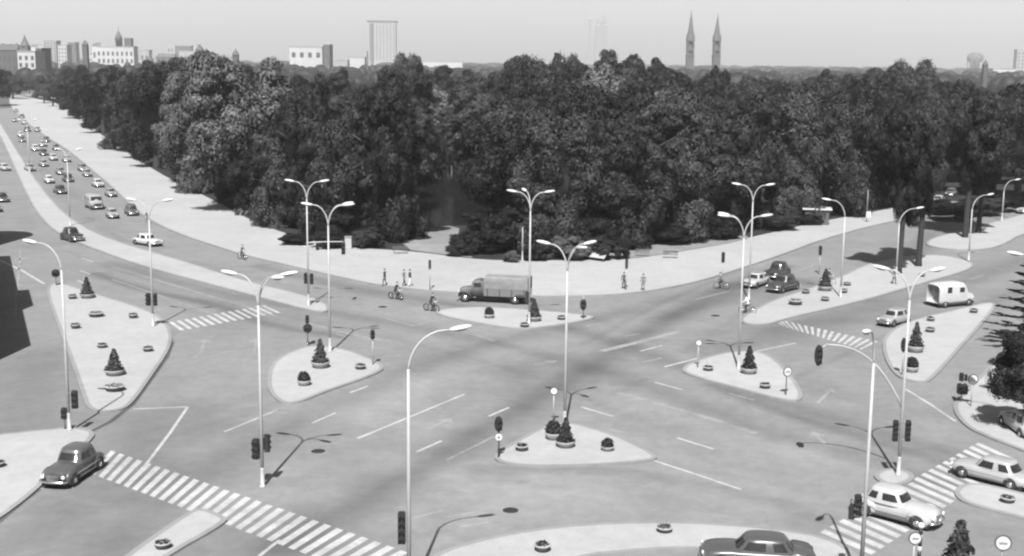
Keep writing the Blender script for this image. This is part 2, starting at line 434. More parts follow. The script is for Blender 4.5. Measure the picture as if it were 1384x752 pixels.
# ------------------------------------------------------------------ painted markings
def ribbon(name, px, w, m, z=0.004):
    P = [G(*p) for p in px]; b = MB(); L = []; Rr = []
    for i, p in enumerate(P):
        t = (P[min(i+1, len(P)-1)]-P[max(i-1, 0)]).normalized(); n = Vector((-t.y, t.x, 0))*w/2
        L.append((p.x+n.x, p.y+n.y, z)); Rr.append((p.x-n.x, p.y-n.y, z))
    n = len(P); b.add(L+Rr, [(i, i+n, i+1+n, i+1) for i in range(n-1)], m)
    return tag(b.build(name), kind='structure')
lines = [
 ([(303,584),(378,553)], .16, 0), ([(422,572),(454,558)], .18, 0), ([(473,531),(497,522)], .18, 0), ([(483,593),(628,533)], .2, 0),
 ([(563,611),(597,596)], .2, 0), ([(660,563),(688,551)], .2, 0), ([(590,667),(650,662),(718,653)], .16, 1), ([(604,622),(668,590)], .2, 1),
 ([(535,525),(566,514)], .18, 1), ([(533,546),(562,536)], .18, 1), ([(835,531),(900,549),(960,566),(1022,586)], .55, 1), ([(915,592),(964,607)], .2, 0),
 ([(885,517),(922,527)], .18, 0), ([(878,621),(940,641),(1002,662)], .2, 0), ([(785,550),(828,563)], .2, 0), ([(822,580),(852,587)], .2, 1),
 ([(985,532),(1020,541)], .2, 1), ([(1018,553),(1062,568)], .2, 1), ([(812,475),(870,461),(922,447)], .7, 1), ([(868,490),(894,484)], .2, 1),
 ([(845,455),(865,451)], .2, 1), ([(865,475),(895,467)], .2, 0), ([(898,496),(945,484)], .2, 0), ([(1018,476),(1075,464)], .2, 0), ([(1222,525),(1255,545),(1292,570)], .2, 0),
 ([(180,553),(254,550)], .2, 0), ([(254,550),(230,585),(196,630)], .2, 0), ([(792,441),(812,437)], .2, 1), ([(560,440),(580,436)], .2, 1),
 ([(640,452),(668,461)], .2, 1), ([(520,430),(560,441)], .2, 1), ([(455,452),(478,458)], .2, 1), ([(505,456),(530,462)], .2, 1), ([(585,392),(586,393)], .2, 1),
 ([(85,342),(102,348)], .2, 1), ([(110,349),(126,354)], .2, 0), ([(108,366),(122,371)], .2, 0), ([(104,379),(116,384)], .2, 0),
 ([(150,360),(205,377),(290,402),(352,421),(375,428)], .3, 1), ([(152,378),(205,396),(250,412),(300,428)], .22, 1), ([(206,420),(250,411)], .2, 1),
 ([(412,436),(470,451),(520,462)], .3, 1), ([(0,352),(30,366),(60,384)], .3, 0), ([(24,351),(35,349)], .6, 1),
 ([(365,560),(384,551)], .18, 1), ([(600,700),(640,693)], .2, 1), ([(620,712),(660,706)], .2, 1), ([(1035,685),(1034,718)], .45, 1),
 ([(535,480),(562,484)], .2, 1), ([(70,308),(74,312)], .2, 1), ([(560,700),(600,690)], .16, 1), ([(350,752),(378,730)], .2, 0), ([(20,430),(28,333)], .2, 1),
 ([(1200,395),(1225,388)], .2, 1), ([(1310,378),(1330,372)], .3, 1), ([(1040,352),(1070,344)], .2, 1), ([(1075,368),(1100,358)], .2, 1), ([(940,405),(985,394)], .25, 1),
 ([(1110,455),(1190,480)], .0, 1),
]
for px, w, k in lines:
    if w > 0 and px[0] != (585,392): ribbon('lane_marking', px, w, M['faded'] if k else M['paint'])
M['gutter'] = ground_mat('gutter_shade', 0.0541, speck=.15, big=.2)  # dark gutter lines, the kerb's shading painted into their colour
for px, w in (([(233,462),(226,482),(206,510),(180,546),(150,570),(122,584),(100,598)], .35), ([(52,662),(28,680),(0,704),(-40,732)], .35), ([(215,752),(260,729),(305,706)], .2)): ribbon('gutter', px, w, M['gutter'], .008)
for px, py, lb in [(130,484,'dark disc near the left black shade'),(517,415,'small dark disc on the road before the motorcycles'),(967,427,'small dark disc left of the far right median tip'),(455,366,'dark disc near the gantry'),(690,690,'round dark disc on the road in front of the central triangle'),(430,610,'round dark disc near the three-armed lamp shadow')]:
    b = MB(); b.lathe([(.42,0),(.42,.012),(.36,.016)], M['black'], 16); o = b.build('dark_disc', None, G(px, py, .004)); tag(o, lb, 'dark disc', 'dark discs in the road')  # thin dark discs lying on the asphalt
def arrow(px, w=0.22):
    ribbon('arrow_marking', px, w, M['faded'])
    a, c = G(*px[-2]), G(*px[-1]); t = (c-a).normalized(); n = Vector((-t.y, t.x, 0))
    b = MB(); b.add([c+t*1.1+Vector((0,0,.008)), c+n*.55+Vector((0,0,.008)), c-n*.55+Vector((0,0,.008))], [(0,1,2)], M['faded'])
    tag(b.build('arrow_marking'), kind='structure')
for a in ([(262,484),(272,476),(276,462)], [(343,478),(346,462)], [(688,655),(706,652)], [(722,493),(740,490)], [(578,580),(600,570)], [(1105,545),(1120,530)], [(1115,600),(1105,590)]): arrow(a)
def crosswalk(label, A, B, C_, D, n, duty=.55):
    """A-B one side, C-D the other side (pixels); n stripes"""
    a, b_, c, d = G(*A), G(*B), G(*C_), G(*D)
    root = empty('crosswalk', ((a+b_+c+d)/4)); tag(root, kind='structure')
    o = root.location.copy()
    for i in range(n):
        t0, t1 = i/n, (i+duty)/n
        q = [a.lerp(b_, t0), c.lerp(d, t0), c.lerp(d, t1), a.lerp(b_, t1)]
        m = MB(); m.add([(p.x-o.x, p.y-o.y, .006) for p in q], [(0,1,2,3)], M['paint'])
        m.build('stripe', root)
crosswalk('', (150,609), (560,750), (122,640), (500,782), 28)
crosswalk('', (1108,720), (1326,596), (1178,750), (1378,620), 21)
crosswalk('', (228,436), (362,412), (244,447), (384,422), 14, .5)
crosswalk('', (1042,430), (1192,463), (1058,441), (1168,474), 16, .5)

# ------------------------------------------------------------------ street lamps
def lamp(px, py, arms, h=11.8, kind='twin', label='', reach=1.4, group='white street lamps round the junction', extra=None, rb=.1, plinth=True, hs=.88):
    g = G(px, py, .12) if plinth else G(px, py)
    root = empty('street_lamp', g); tag(root, label, 'street lamp', group)
    j = h-1.7
    b = MB(); b.tube([(0,0,0), (0,0,h*.45), (0,0,j)], [rb, rb*.85, rb*.62], M['white'], 10)
    b.build('pole', root)
    b = MB(); b.lathe([(rb*1.9,0), (rb*1.9,.06), (rb*1.14,.1), (rb*1.12,1.0), (rb*1.03,1.08)], M['white'], 12); b.build('pole_base', root)
    for az in arms:
        a = R(az); u = Vector((math.sin(a), math.cos(a), 0))
        pts = [Vector((0,0,j-.15)) + u*(reach*(1-math.cos(t))*.78) + Vector((0,0,1))*(1.75*math.sin(t)) for t in [math.pi/2*k/8 for k in range(9)]]
        pts.append(Vector((0,0,h-.1)) + u*(reach*.95))
        b = MB(); b.tube(pts, [.052]*4+[.042]*6, M['white'], 8); arm = b.build('arm', root)
        rot = Matrix.Rotation(math.pi/2-a, 3, 'Z') @ Matrix.Rotation(R(-8), 3, 'Y')
        c = Vector((0,0,h-.02)) + u*(reach+.25)
        b = MB(); b.ell(c, (.58*hs, .2*hs, .12*hs), M['head'], 14, 8, rot); hd = b.build('lamp_head', root)
        b = MB(); b.ell(c-Vector((0,0,.07)), (.36*hs, .14*hs, .09*hs), M['grey'], 10, 6, rot); b.build('lens', hd)
    return root
L3 = [-85, 70, 140]
def arm_curve(root, start_h, end, name='mast_arm'):
    """curved arm from the pole towards local end point"""
    e = Vector(end); pts = []
    for k in range(13):
        t = k/12
        u = 1-(1-t)**1.0
        pts.append(Vector((e.x*u, e.y*u, start_h+(e.z-start_h)*(1-(1-t)**2.6))))
    b = MB(); b.tube(pts, [.06]*5+[.045]*8, M['white'], 8); return b.build(name, root)

lampA = lamp(417, 413, [-80, 80], label='twin-armed white lamp on the tip of the left boulevard median, by the signal gantry')
lampB = lamp(446, 475, [-88, 62, 95], label='white lamp on the round island left of centre, plant bowl at its foot')
lampC = lamp(355, 658, [-75, 80, 130], plinth=False, label='white three-armed lamp on the median nose at the lower left zebra crossing')
lampD = lamp(763, 578, [-65, 60, 150], label='white three-armed lamp in the shrubs of the central triangular island')
lampE = lamp(715, 438, [-80, -20, 85], label='white lamp on the far slim island just behind the truck')
lampF = lamp(998, 499, [-60, -100, 85], label='white lamp on the right centre island beside the small conifer')
lampG = lamp(1012, 405, [-75, 85], label='white twin lamp beyond the cluster of dark parked-up cars, far right road', h=11.4)
lampH = lamp(1214, 642, [-60, 75], label='white lamp at the lower right crossing with a long curved signal arm')
lampI = lamp(207, 441, [-75, 80], label='white lamp at the right corner of the large left island', h=11.0)
lampJ = lamp(94, 581, [-78], reach=1.8, label='single-armed white lamp at the lower left pavement corner, curving left')
lampK = lamp(553, 805, [75], reach=2.0, label='single-armed white lamp in the bottom centre foreground, curving right')
lampL = lamp(1163, 786, [-150], reach=1.3, label='white lamp in the lower right foreground with its head turned to the viewer')
lampM = lamp(1136, 402, [-75], h=9.8, reach=1.6, label='single-armed white lamp on the far right median, left of the two tall trees')
lampN = lamp(1211, 374, [75], h=7.6, reach=2.2, label='shorter white lamp standing on a plinth against the tall median tree')
lampO = lamp(1309, 352, [70], h=7.9, reach=2.3, label='white lamp before the dark tree trunks at the far right pavement')
lampP = lamp(1354, 298, [75], h=6.2, reach=2.0, label='farthest grey-white lamp at the park edge on the far right')
lampQ = lamp(1402, 600, [-75], reach=1.9, label='lamp whose white head reaches in from the right edge of the view')
lampR = lamp(95, 305, [-60, 60], h=10.5, rb=.1, label='slender pale lamp among the traffic on the left boulevard')
lampS = lamp(40, 232, [-80, 80], h=10.5, rb=.1, label='distant slender lamp on the boulevard median, left edge of view')
lampT = lamp(706, 352, [], h=5.6, rb=.08, label='short pale post by the flower beds behind the truck')

# ------------------------------------------------------------------ traffic signals
def signal_head(parent, c, rz, n=3, sc=1., board=False):
    """housing with n lenses, facing local -Y turned by rz"""
    rt = Matrix.Rotation(rz, 3, 'Z'); c = Vector(c)
    h = n*.34*sc; b = MB()
    b.box((0,0,0), (.32*sc, .26*sc, h), M['black']); b.box((0,0,h/2+.03), (.26*sc,.2*sc,.06), M['black'])
    if board: b.lathe([(.25*sc,-.02),(.25*sc,.02)], M['black'], 20, (0,.1,0), False, 'Y', 1, (h/2+.13)/(.25*sc))
    o = b.build('signal_housing', parent, c, rz)
    for k in range(n):
        z = (k-(n-1)/2)*.34*sc
        b = MB(); b.lathe([(.11*sc,0),(.11*sc,.02)], M['lens'], 12, (0,-.15*sc,z), True, 'Y'); b.build('lens', o)
        b = MB()
        vs = []; fs = []
        for i in range(9):
            a = math.pi*i/8
            x, zz = .13*sc*math.cos(a), z+.13*sc*math.sin(a)
            vs += [(x,-.13*sc,zz), (x,-.33*sc,zz)]
        for i in range(8): fs.append((2*i, 2*i+1, 2*i+3, 2*i+2))
        b.add(vs, fs, M['black'], True); b.build('visor', o)
    return o
def signal_post(px, py, heads, label, h=3.1, post='grey', sign=None, group='traffic signals round the junction', r=.05):
    g = G(px, py, .12); root = empty('traffic_signal', g); tag(root, label, 'traffic signal', group)
    b = MB(); b.tube([(0,0,0), (0,0,h)], r, M[post], 8); b.build('post', root)
    for dx, z, rz, n, sc, bd in heads: signal_head(root, (dx, -.05, z), R(rz), n, sc, bd)
    if sign:
        b = MB(); b.lathe([(.2,-.02),(.2,.02)], M['head'], 20, (0,-.12,sign), False, 'Y'); s = b.build('sign_disc', root)
        b = MB(); b.lathe([(.06,-.01),(.06,.01)], M['black'], 14, (0,-.16,sign), False, 'Y'); b.build('symbol', s)
    return root
def side_signal(lampobj, dx, z, rz, label, n=3, sc=1., board=False, dy=-.1):
    """signal clamped to a lamp pole: a thing of its own hung on brackets"""
    root = empty('traffic_signal', lampobj.location+Vector((dx, dy, z))); tag(root, label, 'traffic signal', 'traffic signals round the junction')
    signal_head(root, (0,0,0), R(rz), n, sc, board)
    for zz in (n*.13, -n*.13):
        b = MB(); b.tube([(0,0,zz), (-dx,-dy,zz)], .03, M['grey'], 6); b.build('bracket', root)
    return root
side_signal(lampJ, .45, 1.95, 0, 'tall black signal on the right of the lower left corner lamp', 3, 1.05)
signal_post(88, 580, [(0,1.0,0,2,.95,False)], 'low black signal on a short post left of the lower left corner lamp', h=1.3)
signal_post(76, 386, [(0,1.25,0,1,1.7,True)], 'round black signal on a post at the far tip of the large left island', h=1.5)
side_signal(lampI, -.3, 2.35, -20, 'left one of the black signal pair on the left island corner lamp', 3, 1.)
side_signal(lampI, .3, 2.35, 20, 'right one of the black signal pair on the left island corner lamp', 3, 1.)
side_signal(lampC, -.3, 2.15, -15, 'front black signal on the lamp at the lower left zebra crossing', 3, 1.05)
side_signal(lampC, .25, 2.4, 160, 'rear-facing black signal on the lamp at the lower left zebra crossing', 3, .9, dy=.15)
side_signal(lampA, -.2, 2.6, 0, 'left black signal low on the median tip lamp', 3, .95)
side_signal(lampA, .35, 2.55, 0, 'right black signal low on the median tip lamp', 3, .95)
signal_post(416, 466, [(0,2.1,0,2,.85,False),(0,1.35,0,1,1.5,True)], 'signal with round back board at the far left of the round island', h=2.4)
signal_post(504, 493, [(0,2.35,20,2,.9,False)], 'black signal on a thin pale post at the right tip of the round island', h=2.4, post='white')
signal_post(581, 392, [(0,2.6,180,3,.8,False)], 'signal on a thin white post at the promenade kerb near walkers', h=2.9, post='white')
signal_post(846, 392, [(0,2.7,180,3,.9,False)], 'signal above the dark-coated walker on the promenade kerb', h=2.7, post='white')
signal_post(976, 382, [(0,2.7,0,3,1.0,False)], 'signal before the pale promenade left of the far right lamps', h=2.7, post='white')
signal_post(1107, 370, [(0,2.6,0,3,.95,False)], 'signal at the far end of the right-hand road by its tree shadow', h=2.6, post='white')
signal_post(788, 431, [(0,1.3,0,2,1.2,True)], 'signal with oval black board on the right tip of the slim far island', h=2.2)
signal_post(674, 618, [(0,2.0,15,2,1.,True)], 'black signal over a round white sign at the left tip of the central triangle', h=2.2, post='dgrey', sign=1.25)
side_signal(lampK, -.3, 3.1, 0, 'four-lamp black signal on the bottom centre lamp', 4, 1.)
side_signal(lampH, -.35, 2.6, 0, 'left four-lamp signal on the lower right crossing lamp', 4, .85)
side_signal(lampH, .35, 2.6, 0, 'right four-lamp signal on the lower right crossing lamp', 4, .85)
side_signal(lampL, -.35, 3.6, 0, 'upper black signal beside the lower right foreground lamp', 3, .9)
side_signal(lampL, -.6, 3.3, 60, 'side-turned black signal beside the lower right foreground lamp', 2, .9)
side_signal(lampE, -.2, 2.4, 160, 'dark signal on the slim island lamp behind the truck tail', 3, .95)
signal_post(1219, 507, [(0,2.3,0,3,.85,True)], 'black signal on a white post at the near corner of the right island', h=2.5, post='white')
signal_post(1299, 543, [(0,.9,0,1,1.9,False),(-.12,1.75,20,2,.75,False),(.2,1.7,-20,2,.6,False)], 'black box and twin signals on a white post at the right pavement corner', h=2.0, post='white')
# gantry arms
loc = lampA.location
def world_to_local(root, px, py, dist_y):
    p = G(px, py); d = CR @ Vector(((px-CX)/F, (CY-py)/F, -1)); t = dist_y/d.y
    return Vector((d.x*t, d.y*t, CAMH+d.z*t)) - root.location
e = world_to_local(lampA, 464, 327, lampA.location.y); arm_curve(lampA, e.z-.15, e)
e2 = world_to_local(lampA, 398, 333, lampA.location.y); arm_curve(lampA, e2.z-.1, e2)
side = empty('traffic_signal', lampA.location+e+Vector((0,0,-.65))); tag(side, 'black signal hanging from the right end of the median gantry arm', 'traffic signal', 'traffic signals round the junction')
signal_head(side, (0,0,0), 0, 3, 1.05); b = MB(); b.tube([(0,0,.5),(0,0,.66)], .04, M['grey'], 6); b.build('hanger', side)
side = empty('traffic_signal', lampA.location+Vector((e.x*.28,0,e.z-.5))); tag(side, 'small black signal hanging from the middle of the median gantry arm', 'traffic signal', 'traffic signals round the junction')
signal_head(side, (0,0,0), 0, 2, .9); b = MB(); b.tube([(0,0,.3),(0,0,.5)], .04, M['grey'], 6); b.build('hanger', side)
e = world_to_local(lampH, 1116, 466, lampH.location.y+.3); arm_curve(lampH, 3.9, e)
e = world_to_local(lampH, 1107, 481, lampH.location.y+.3)
side = empty('traffic_signal', lampH.location+e); tag(side, 'black oval-boarded signal hanging from the long curved arm over the road', 'traffic signal', 'traffic signals round the junction')
signal_head(side, (0,0,0), 0, 3, .95, True); b = MB(); b.tube([(.1,0,.45),(.38,0,.62)], .04, M['white'], 6); b.build('hanger', side)

# ------------------------------------------------------------------ round signs
def round_sign(px, py, h, r, label, rz=0., face='head', inner=True, post='grey'):
    root = empty('road_sign', G(px, py, .12), rz); tag(root, label, 'road sign', 'round road signs')
    b = MB(); b.tube([(0,0,0), (0,0,h)], .04, M[post], 8); b.build('post', root)
    b = MB(); b.lathe([(r,-.02),(r,.02)], M['dgrey'], 24, (0,-.07,h), False, 'Y'); d = b.build('sign_rim', root)
    b = MB(); b.lathe([(r*.8,-.01),(r*.8,.01)], M[face], 24, (0,-.1,h), False, 'Y'); b.build('sign_face', d)
    if inner:
        b = MB(); b.box((0,-.125,h), (r*.95, .012, r*.28), M['grey']); b.build('symbol', d)
    return root
round_sign(748, 571, 2.1, .25, 'small round white sign behind the shrubs of the central triangle', post='white', inner=False)
round_sign(943, 497, 1.95, .24, 'pale round sign at the left tip of the right centre island', post='white', inner=False)
round_sign(1062, 534, 1.7, .36, 'round dark-rimmed sign on a dark post at the right end of the island', rz=R(25), post='dgrey')
round_sign(1312, 549, 1.9, .36, 'bright round sign on a white post at the right pavement corner', post='white', inner=False)
round_sign(1350, 800, 2.3, .37, 'large round white sign with thick dark rim in the bottom right corner', rz=R(-10))
# striped crossing beacon
root = empty('crossing_beacon', G(1240, 785)); tag(root, 'black and white banded beacon post behind the white car', 'beacon post')
for k in range(9):
    b = MB(); b.lathe([(.085,0),(.085,.27)], M['head' if k % 2 else 'black'], 12, (0,0,k*.275)); b.build('band', root)
b = MB(); b.ell((0,0,2.62), (.15,.15,.15), M['head'], 14, 8); b.build('globe', root)
round_sign(1232, 790, 2.2, .3, 'pale sign on a post close to the left of the banded beacon', post='white', inner=True)

# ------------------------------------------------------------------ planters
def leafclump(b, n, f, size, m, up=.3):
    for _ in range(n):
        p, nn = f()
        nn = Vector(nn)+Vector(rng.normal(0, .5, 3)); nn.z += up; nn.normalize()
        a = nn.orthogonal().normalized(); c = nn.cross(a); th = rng.random()*6.28
        a, c = a*math.cos(th)+c*math.sin(th), c*math.cos(th)-a*math.sin(th)
        s = size*(.6+.8*rng.random()); p = Vector(p)
        b.add([p-a*s, p-c*s*.45, p+a*s, p+c*s*.45], [(0,1,2,3)], m)
def bowl(r, h, m):
    return [(r*.55,0),(r*.62,.03),(r*.9,h*.55),(r,h*.9),(r,h),(r*.9,h),(r*.86,h-.08)]
def make_planter(kind):
    root = empty('planter')
    r, h = {'low': (.52,.36), 'big': (.9,.5), 'tree': (.72,.5), 'bush': (.55,.42)}[kind]
    m = M['dconcrete'] if kind in ('low', 'big') else M['concrete']
    b = MB(); b.lathe(bowl(r, h, m), m, 24); o = b.build('bowl', root)
    if kind in ('low', 'big'):
        b = MB(); b.lathe([(r*.93,h-.02),(r*1.03,h-.02),(r*1.03,h+.05),(r*.93,h+.05)], M['concrete'], 24); b.build('rim', root)
    b = MB(); b.lathe([(r*.9,h-.08),(r*.88,h-.02)], M['soil'], 20); b.build('soil', root)
    b = MB()
    if kind in ('low', 'big'):
        def f():
            a = rng.random()*6.28; q = math.sqrt(rng.random())*r*.85
            return (q*math.cos(a), q*math.sin(a), h+.05+.1*rng.random()), (0,0,1)
        leafclump(b, 140, f, .08, M['plant']); b.build('plants', root)
    elif kind == 'bush':
        def f():
            d = Vector(rng.normal(0,1,3)).normalized(); d.z = abs(d.z)
            k = .7+.35*rng.random(); return (d.x*.5*k, d.y*.5*k, h+.02+d.z*.7*k), d
        leafclump(b, 420, f, .11, M['plant'])
        b.ell((0,0,h+.2), (.38,.38,.45), M['plant'], 10, 6); b.build('shrub', root)
    else:
        def f():
            t = rng.random()**1.4; a = rng.random()*6.28
            lay = .88+.12*math.sin(t*19+a)
            q = .52*(1-t)**.75*lay+.03; q *= .45+.75*rng.random()
            return (q*math.cos(a), q*math.sin(a), h+.1+t*1.65), (math.cos(a), math.sin(a), .1)
        leafclump(b, 900, f, .12, M['plant'])
        b.build('conifer', root)
        b = MB(); b.tube([(0,0,h-.1),(0,0,h+1.5)], [.05,.015], M['bark'], 6); b.build('trunk', root)
        b = MB()
        def f():
            a = rng.random()*6.28; q = r*(.6+.35*rng.random())
            return (q*math.cos(a), q*math.sin(a), h+.08*rng.random()), (0,0,1)
        leafclump(b, 160, f, .11, M['plant']); b.build('trailing_plants', root)
    return root
PK = {k: Kind(make_planter(k)) for k in ('low', 'big', 'tree', 'bush')}
PK3 = {k: [PK[k], Kind(make_planter(k)), Kind(make_planter(k))] for k in ('tree', 'bush')}; PKn = [0]
for k, px, py, sc, lab in [
 ('tree',155,507,1.15,'pale bowl with a pointed conifer in the middle of the large left island'),
 ('big',155,528,.85,'wide dark planter nearest the near tip of the large left island'),
 ('tree',118,403,1.1,'conifer bowl near the far tip of the large left island'),
 ('big',130,428,.85,'wide dark planter just in front of the far conifer on the left island'),
 ('low',102,444,.9,'low planter by the left edge of the large left island'),
 ('low',180,430,.9,'low planter left of the corner lamp on the large left island'),
 ('low',138,470,.9,'low planter behind the mid-island conifer, large left island'),
 ('low',200,475,.9,'low planter near the right edge of the large left island'),
 ('low',98,404,.9,'low dark planter left of the far conifer bowl, left island'),
 ('tree',433,497,1.1,'conifer bowl at the foot of the lamp on the round island'),
 ('bush',411,521,1.0,'bushy round planter at the near left of the round island'),
 ('low',487,499,.9,'low planter on the right half of the round island'),
 ('bush',661,430,1.0,'bushy planter on the slim far island below the truck'),
 ('low',709,442,.9,'low planter in front of the lamp on the slim far island'),
 ('tree',722,434,1.05,'conifer bowl right of the lamp on the slim far island'),
 ('low',759,432,.9,'low planter on the right half of the slim far island'),
 ('low',705,609,.85,'low planter on the left part of the central triangle'),
 ('tree',764,604,.95,'white bowl in front of the lamp on the central triangle'),
 ('bush',748,594,1.1,'dark leafy tub left of the lamp on the central triangle'),
 ('bush',821,609,.85,'planter with upright plants on the right part of the central triangle'),
 ('tree',1012,505,1.0,'conifer bowl right of the lamp on the right centre island'),
 ('low',957,501,.85,'low planter at the left of the right centre island'),
 ('low',1034,525,.85,'low planter near the middle of the right centre island'),
 ('big',1075,412,.85,'wide dark planter at the near end of the far right median'),
 ('tree',1115,393,1.15,'conifer bowl on the far right median'),
 ('low',1115,407,.9,'low planter in front of the conifer on the far right median'),
 ('low',1089,397,.9,'low planter left of the conifer on the far right median'),
 ('low',1140,396,.9,'low planter right of the conifer on the far right median, front one'),
 ('low',1145,386,.9,'low planter right of the conifer on the far right median, rear one'),
 ('tree',1237,476,1.1,'taller conifer bowl on the right island behind the white pole'),
 ('bush',1232,503,1.1,'white bowl of plants at the near corner of the right island'),
 ('low',1257,449,.9,'low planter on the upper part of the right island'),
 ('low',1316,423,.85,'low planter at the far tip of the right island'),
 ('low',1258,434,.8,'low pale planter at the far kerb of the right island'),
 ('low',733,745,.85,'left one of two low planters on the bottom pavement strip'),
 ('low',898,719,.85,'right one of two low planters on the bottom pavement strip'),
 ('low',220,741,.85,'low planter on the lower left median strip'),
 ('low',1362,679,.85,'low planter on the lower right median strip'),
 ('low',-3,631,.85,'low planter cut by the left edge on the lower left pavement'),
 ('low',1246,374,.8,'small low planter beside the tall trees of the far right median')]:
    PKn[0] += 1
    (PK3[k][PKn[0] % 3] if k in PK3 else PK[k]).put(G(px, py, .12), rng.random()*6, lab, 'planter', 'planters on the traffic islands', scale=(sc*.9, sc*.9, sc*rng.uniform(.75, 1.0)))

for kk in PK3.values():
    for q in kk:
        if not q.used and q is not PK3['tree'][0]:
            for c_ in list(q.root.children): bpy.data.objects.remove(c_)
            bpy.data.objects.remove(q.root)
# ------------------------------------------------------------------ vehicles
def superring(xr, xf, w, z, n=48, e=3.6, crown=0.):
    cx, a = (xr+xf)/2, (xf-xr)/2; out = []
    for k in range(n):
        t = 2*math.pi*k/n; c, s = math.cos(t), math.sin(t)
        x = cx+a*math.copysign(abs(c)**(2/e), c); y = w*math.copysign(abs(s)**(2/e), s)
        out.append(Vector((x, y, z)))
    return out
def wheel(root, x, y, r, side, hub='paintwork', w=.17):
    b = MB(); s = side
    b.lathe([(r*.5,-w/2),(r*.95,-w/2),(r,-w/4),(r,w/4),(r*.95,w/2),(r*.5,w/2)], M['tyre'], 20, (0,0,0), True, 'Y'); o = b.build('wheel', root, (x, y, r))
    b = MB(); b.lathe([(r*.52,-.02),(r*.46,.01),(r*.28,.04),(r*.1,.05)] if s > 0 else [(r*.1,-.05),(r*.28,-.04),(r*.46,-.01),(r*.52,.02)], M['chrome'], 18, (0,s*(w/2-.01),0), True, 'Y'); b.build('rim', o)
def make_car(L=4.4, W=1.7, H=1.48, hood=.34, boot=.24, belt=.86, hoodz=.92, bootz=.84, round_=1., fins=False, est=False, old=False):
    v0_, v1_ = (.30, .84) if old else (.2, .9)
    root = empty('car')
    hw = W/2; bw_ = .86 if old else 1.; xs = [i/22 for i in range(23)]
    cabr, cabf = -L/2+L*boot*.55, L/2-L*hood*.88      # base of greenhouse
    # lower body: lofted sections
    secs = []
    for t in xs:
        x = -L/2+t*L
        endr = min(1, max(.0, t/.12)); endf = min(1, max(0, (1-t)/.12))
        wv = hw*bw_*((.45 if old else .70)+(.55 if old else .30)*min(endr, endf)**.5)
        top = belt+(.0)
        if t > 1-hood: top = hoodz - .16*((t-(1-hood))/hood)**2.2*round_
        elif t < boot: top = bootz - .14*((boot-t)/boot)**2.2*round_
        else:
            top = belt+.04
        if t < .03: top -= .10
        if t > .97: top -= .12
        fin = .16 if fins and t < .22 else (.0)
        bot = .22+.10*(1-min(endr, endf))
        fz = top-.06+fin
        pr = [(-wv*.82, bot), (-wv*.98, bot+.12), (-wv, (bot+fz)/2), (-wv*.97, fz-.05), (-wv*.90, fz+.02), (-wv*.74, top), (-wv*.35, top+.05), (0, top+.065),
              (wv*.35, top+.05), (wv*.74, top), (wv*.90, fz+.02), (wv*.97, fz-.05), (wv, (bot+fz)/2), (wv*.98, bot+.12), (wv*.82, bot)]
        secs.append([(x, y, z) for y, z in pr])
    b = MB(); n = len(secs[0]); vs = [v for s in secs for v in s]; fs = []
    for i in range(len(secs)-1):
        for k in range(n): fs.append((i*n+k, i*n+(k+1) % n, (i+1)*n+(k+1) % n, (i+1)*n+k))
    fs += [tuple(range(n)), tuple(range((len(secs)-1)*n, len(secs)*n))[::-1]]
    fs = [f[::-1] for f in fs]
    b.add(vs, fs, M['paintwork'], True); b.build('body', root)
    b = MB(); b.box((0,0,.24), (L*.9, W*.84, .2), M['under']); b.build('underbody', root)
    if old:
        for s in (1, -1):
            for x_, rr in ((L*.32, .60), (-L*.31, .66)):
                b = MB(); b.ell((x_-.02, s*(hw-.19), .50), (rr, .205, .44), M['paintwork'], 18, 10); b.build('wing', root)
            b = MB(); b.box((0, s*(hw-.12), .30), (L*.5, .2, .05), M['dgrey']); b.build('running_board', root)
    # greenhouse
    N = 56
    z0, z1 = belt-.02, H-.11
    rb = superring(cabr, cabf, hw*.93, z0, N); rm = superring(cabr+.10*L*.5, cabf-.12*L*.5, hw*.86, (z0+z1)/2, N); rt = superring(cabr+.085*L, cabf-.10*L, hw*.76, z1, N, 3.2)
    if est: rm = superring(cabr+.02, cabf-.1*L*.5, hw*.88, (z0+z1)/2, N); rt = superring(cabr+.08, cabf-.09*L, hw*.8, z1, N, 3.6)
    def interp(k, v):
        k %= N
        return rb[k].lerp(rm[k], v*2) if v < .5 else rm[k].lerp(rt[k], v*2-1)
    def band(name, k0, k1, v0, v1, m, off=0.):
        b = MB(); vs = []; fs = []; kk = k1-k0+1
        for v in (v0, (v0+v1)/2, v1):
            for k in range(k0, k1+1):
                p = interp(k, v).copy(); c = Vector(((cabr+cabf)/2, 0, p.z)); d = (p-c); d.z = 0; d.normalize(); p += d*off; vs.append(p)
        for i in range(2):
            for k in range(kk-1): fs.append((i*kk+k, i*kk+k+1, (i+1)*kk+k+1, (i+1)*kk+k))
        b.add(vs, fs, m, True); return b.build(name, root)
    # greenhouse shell in paint, glass panes 8 mm proud
    b = MB(); vs = []; fs = []
    rings = [rb, rm, rt]
    roofz = [(.94, z1+.05), (.80, z1+.085), (.5, z1+.105), (.2, z1+.11)]
    cx = sum(p.x for p in rt)/N
    for s, z in roofz: rings.append([Vector((cx+(p.x-cx)*s, p.y*s, z)) for p in rt])
    vs = [p for r_ in rings for p in r_]
    for i in range(len(rings)-1):
        for k in range(N): fs.append((i*N+k, i*N+(k+1) % N, (i+1)*N+(k+1) % N, (i+1)*N+k))
    fs.append(tuple(range((len(rings)-1)*N, len(rings)*N)))
    b.add(vs, fs, M['paintwork'], True); b.build('roof', root)
    q = N//4      # 0 = front, q = left side
    band('windscreen', -5, 5, v0_, v1_, M['glass'], .008)
    band('rear_window', 2*q-5, 2*q+5, v0_, v1_, M['glass'], .008)
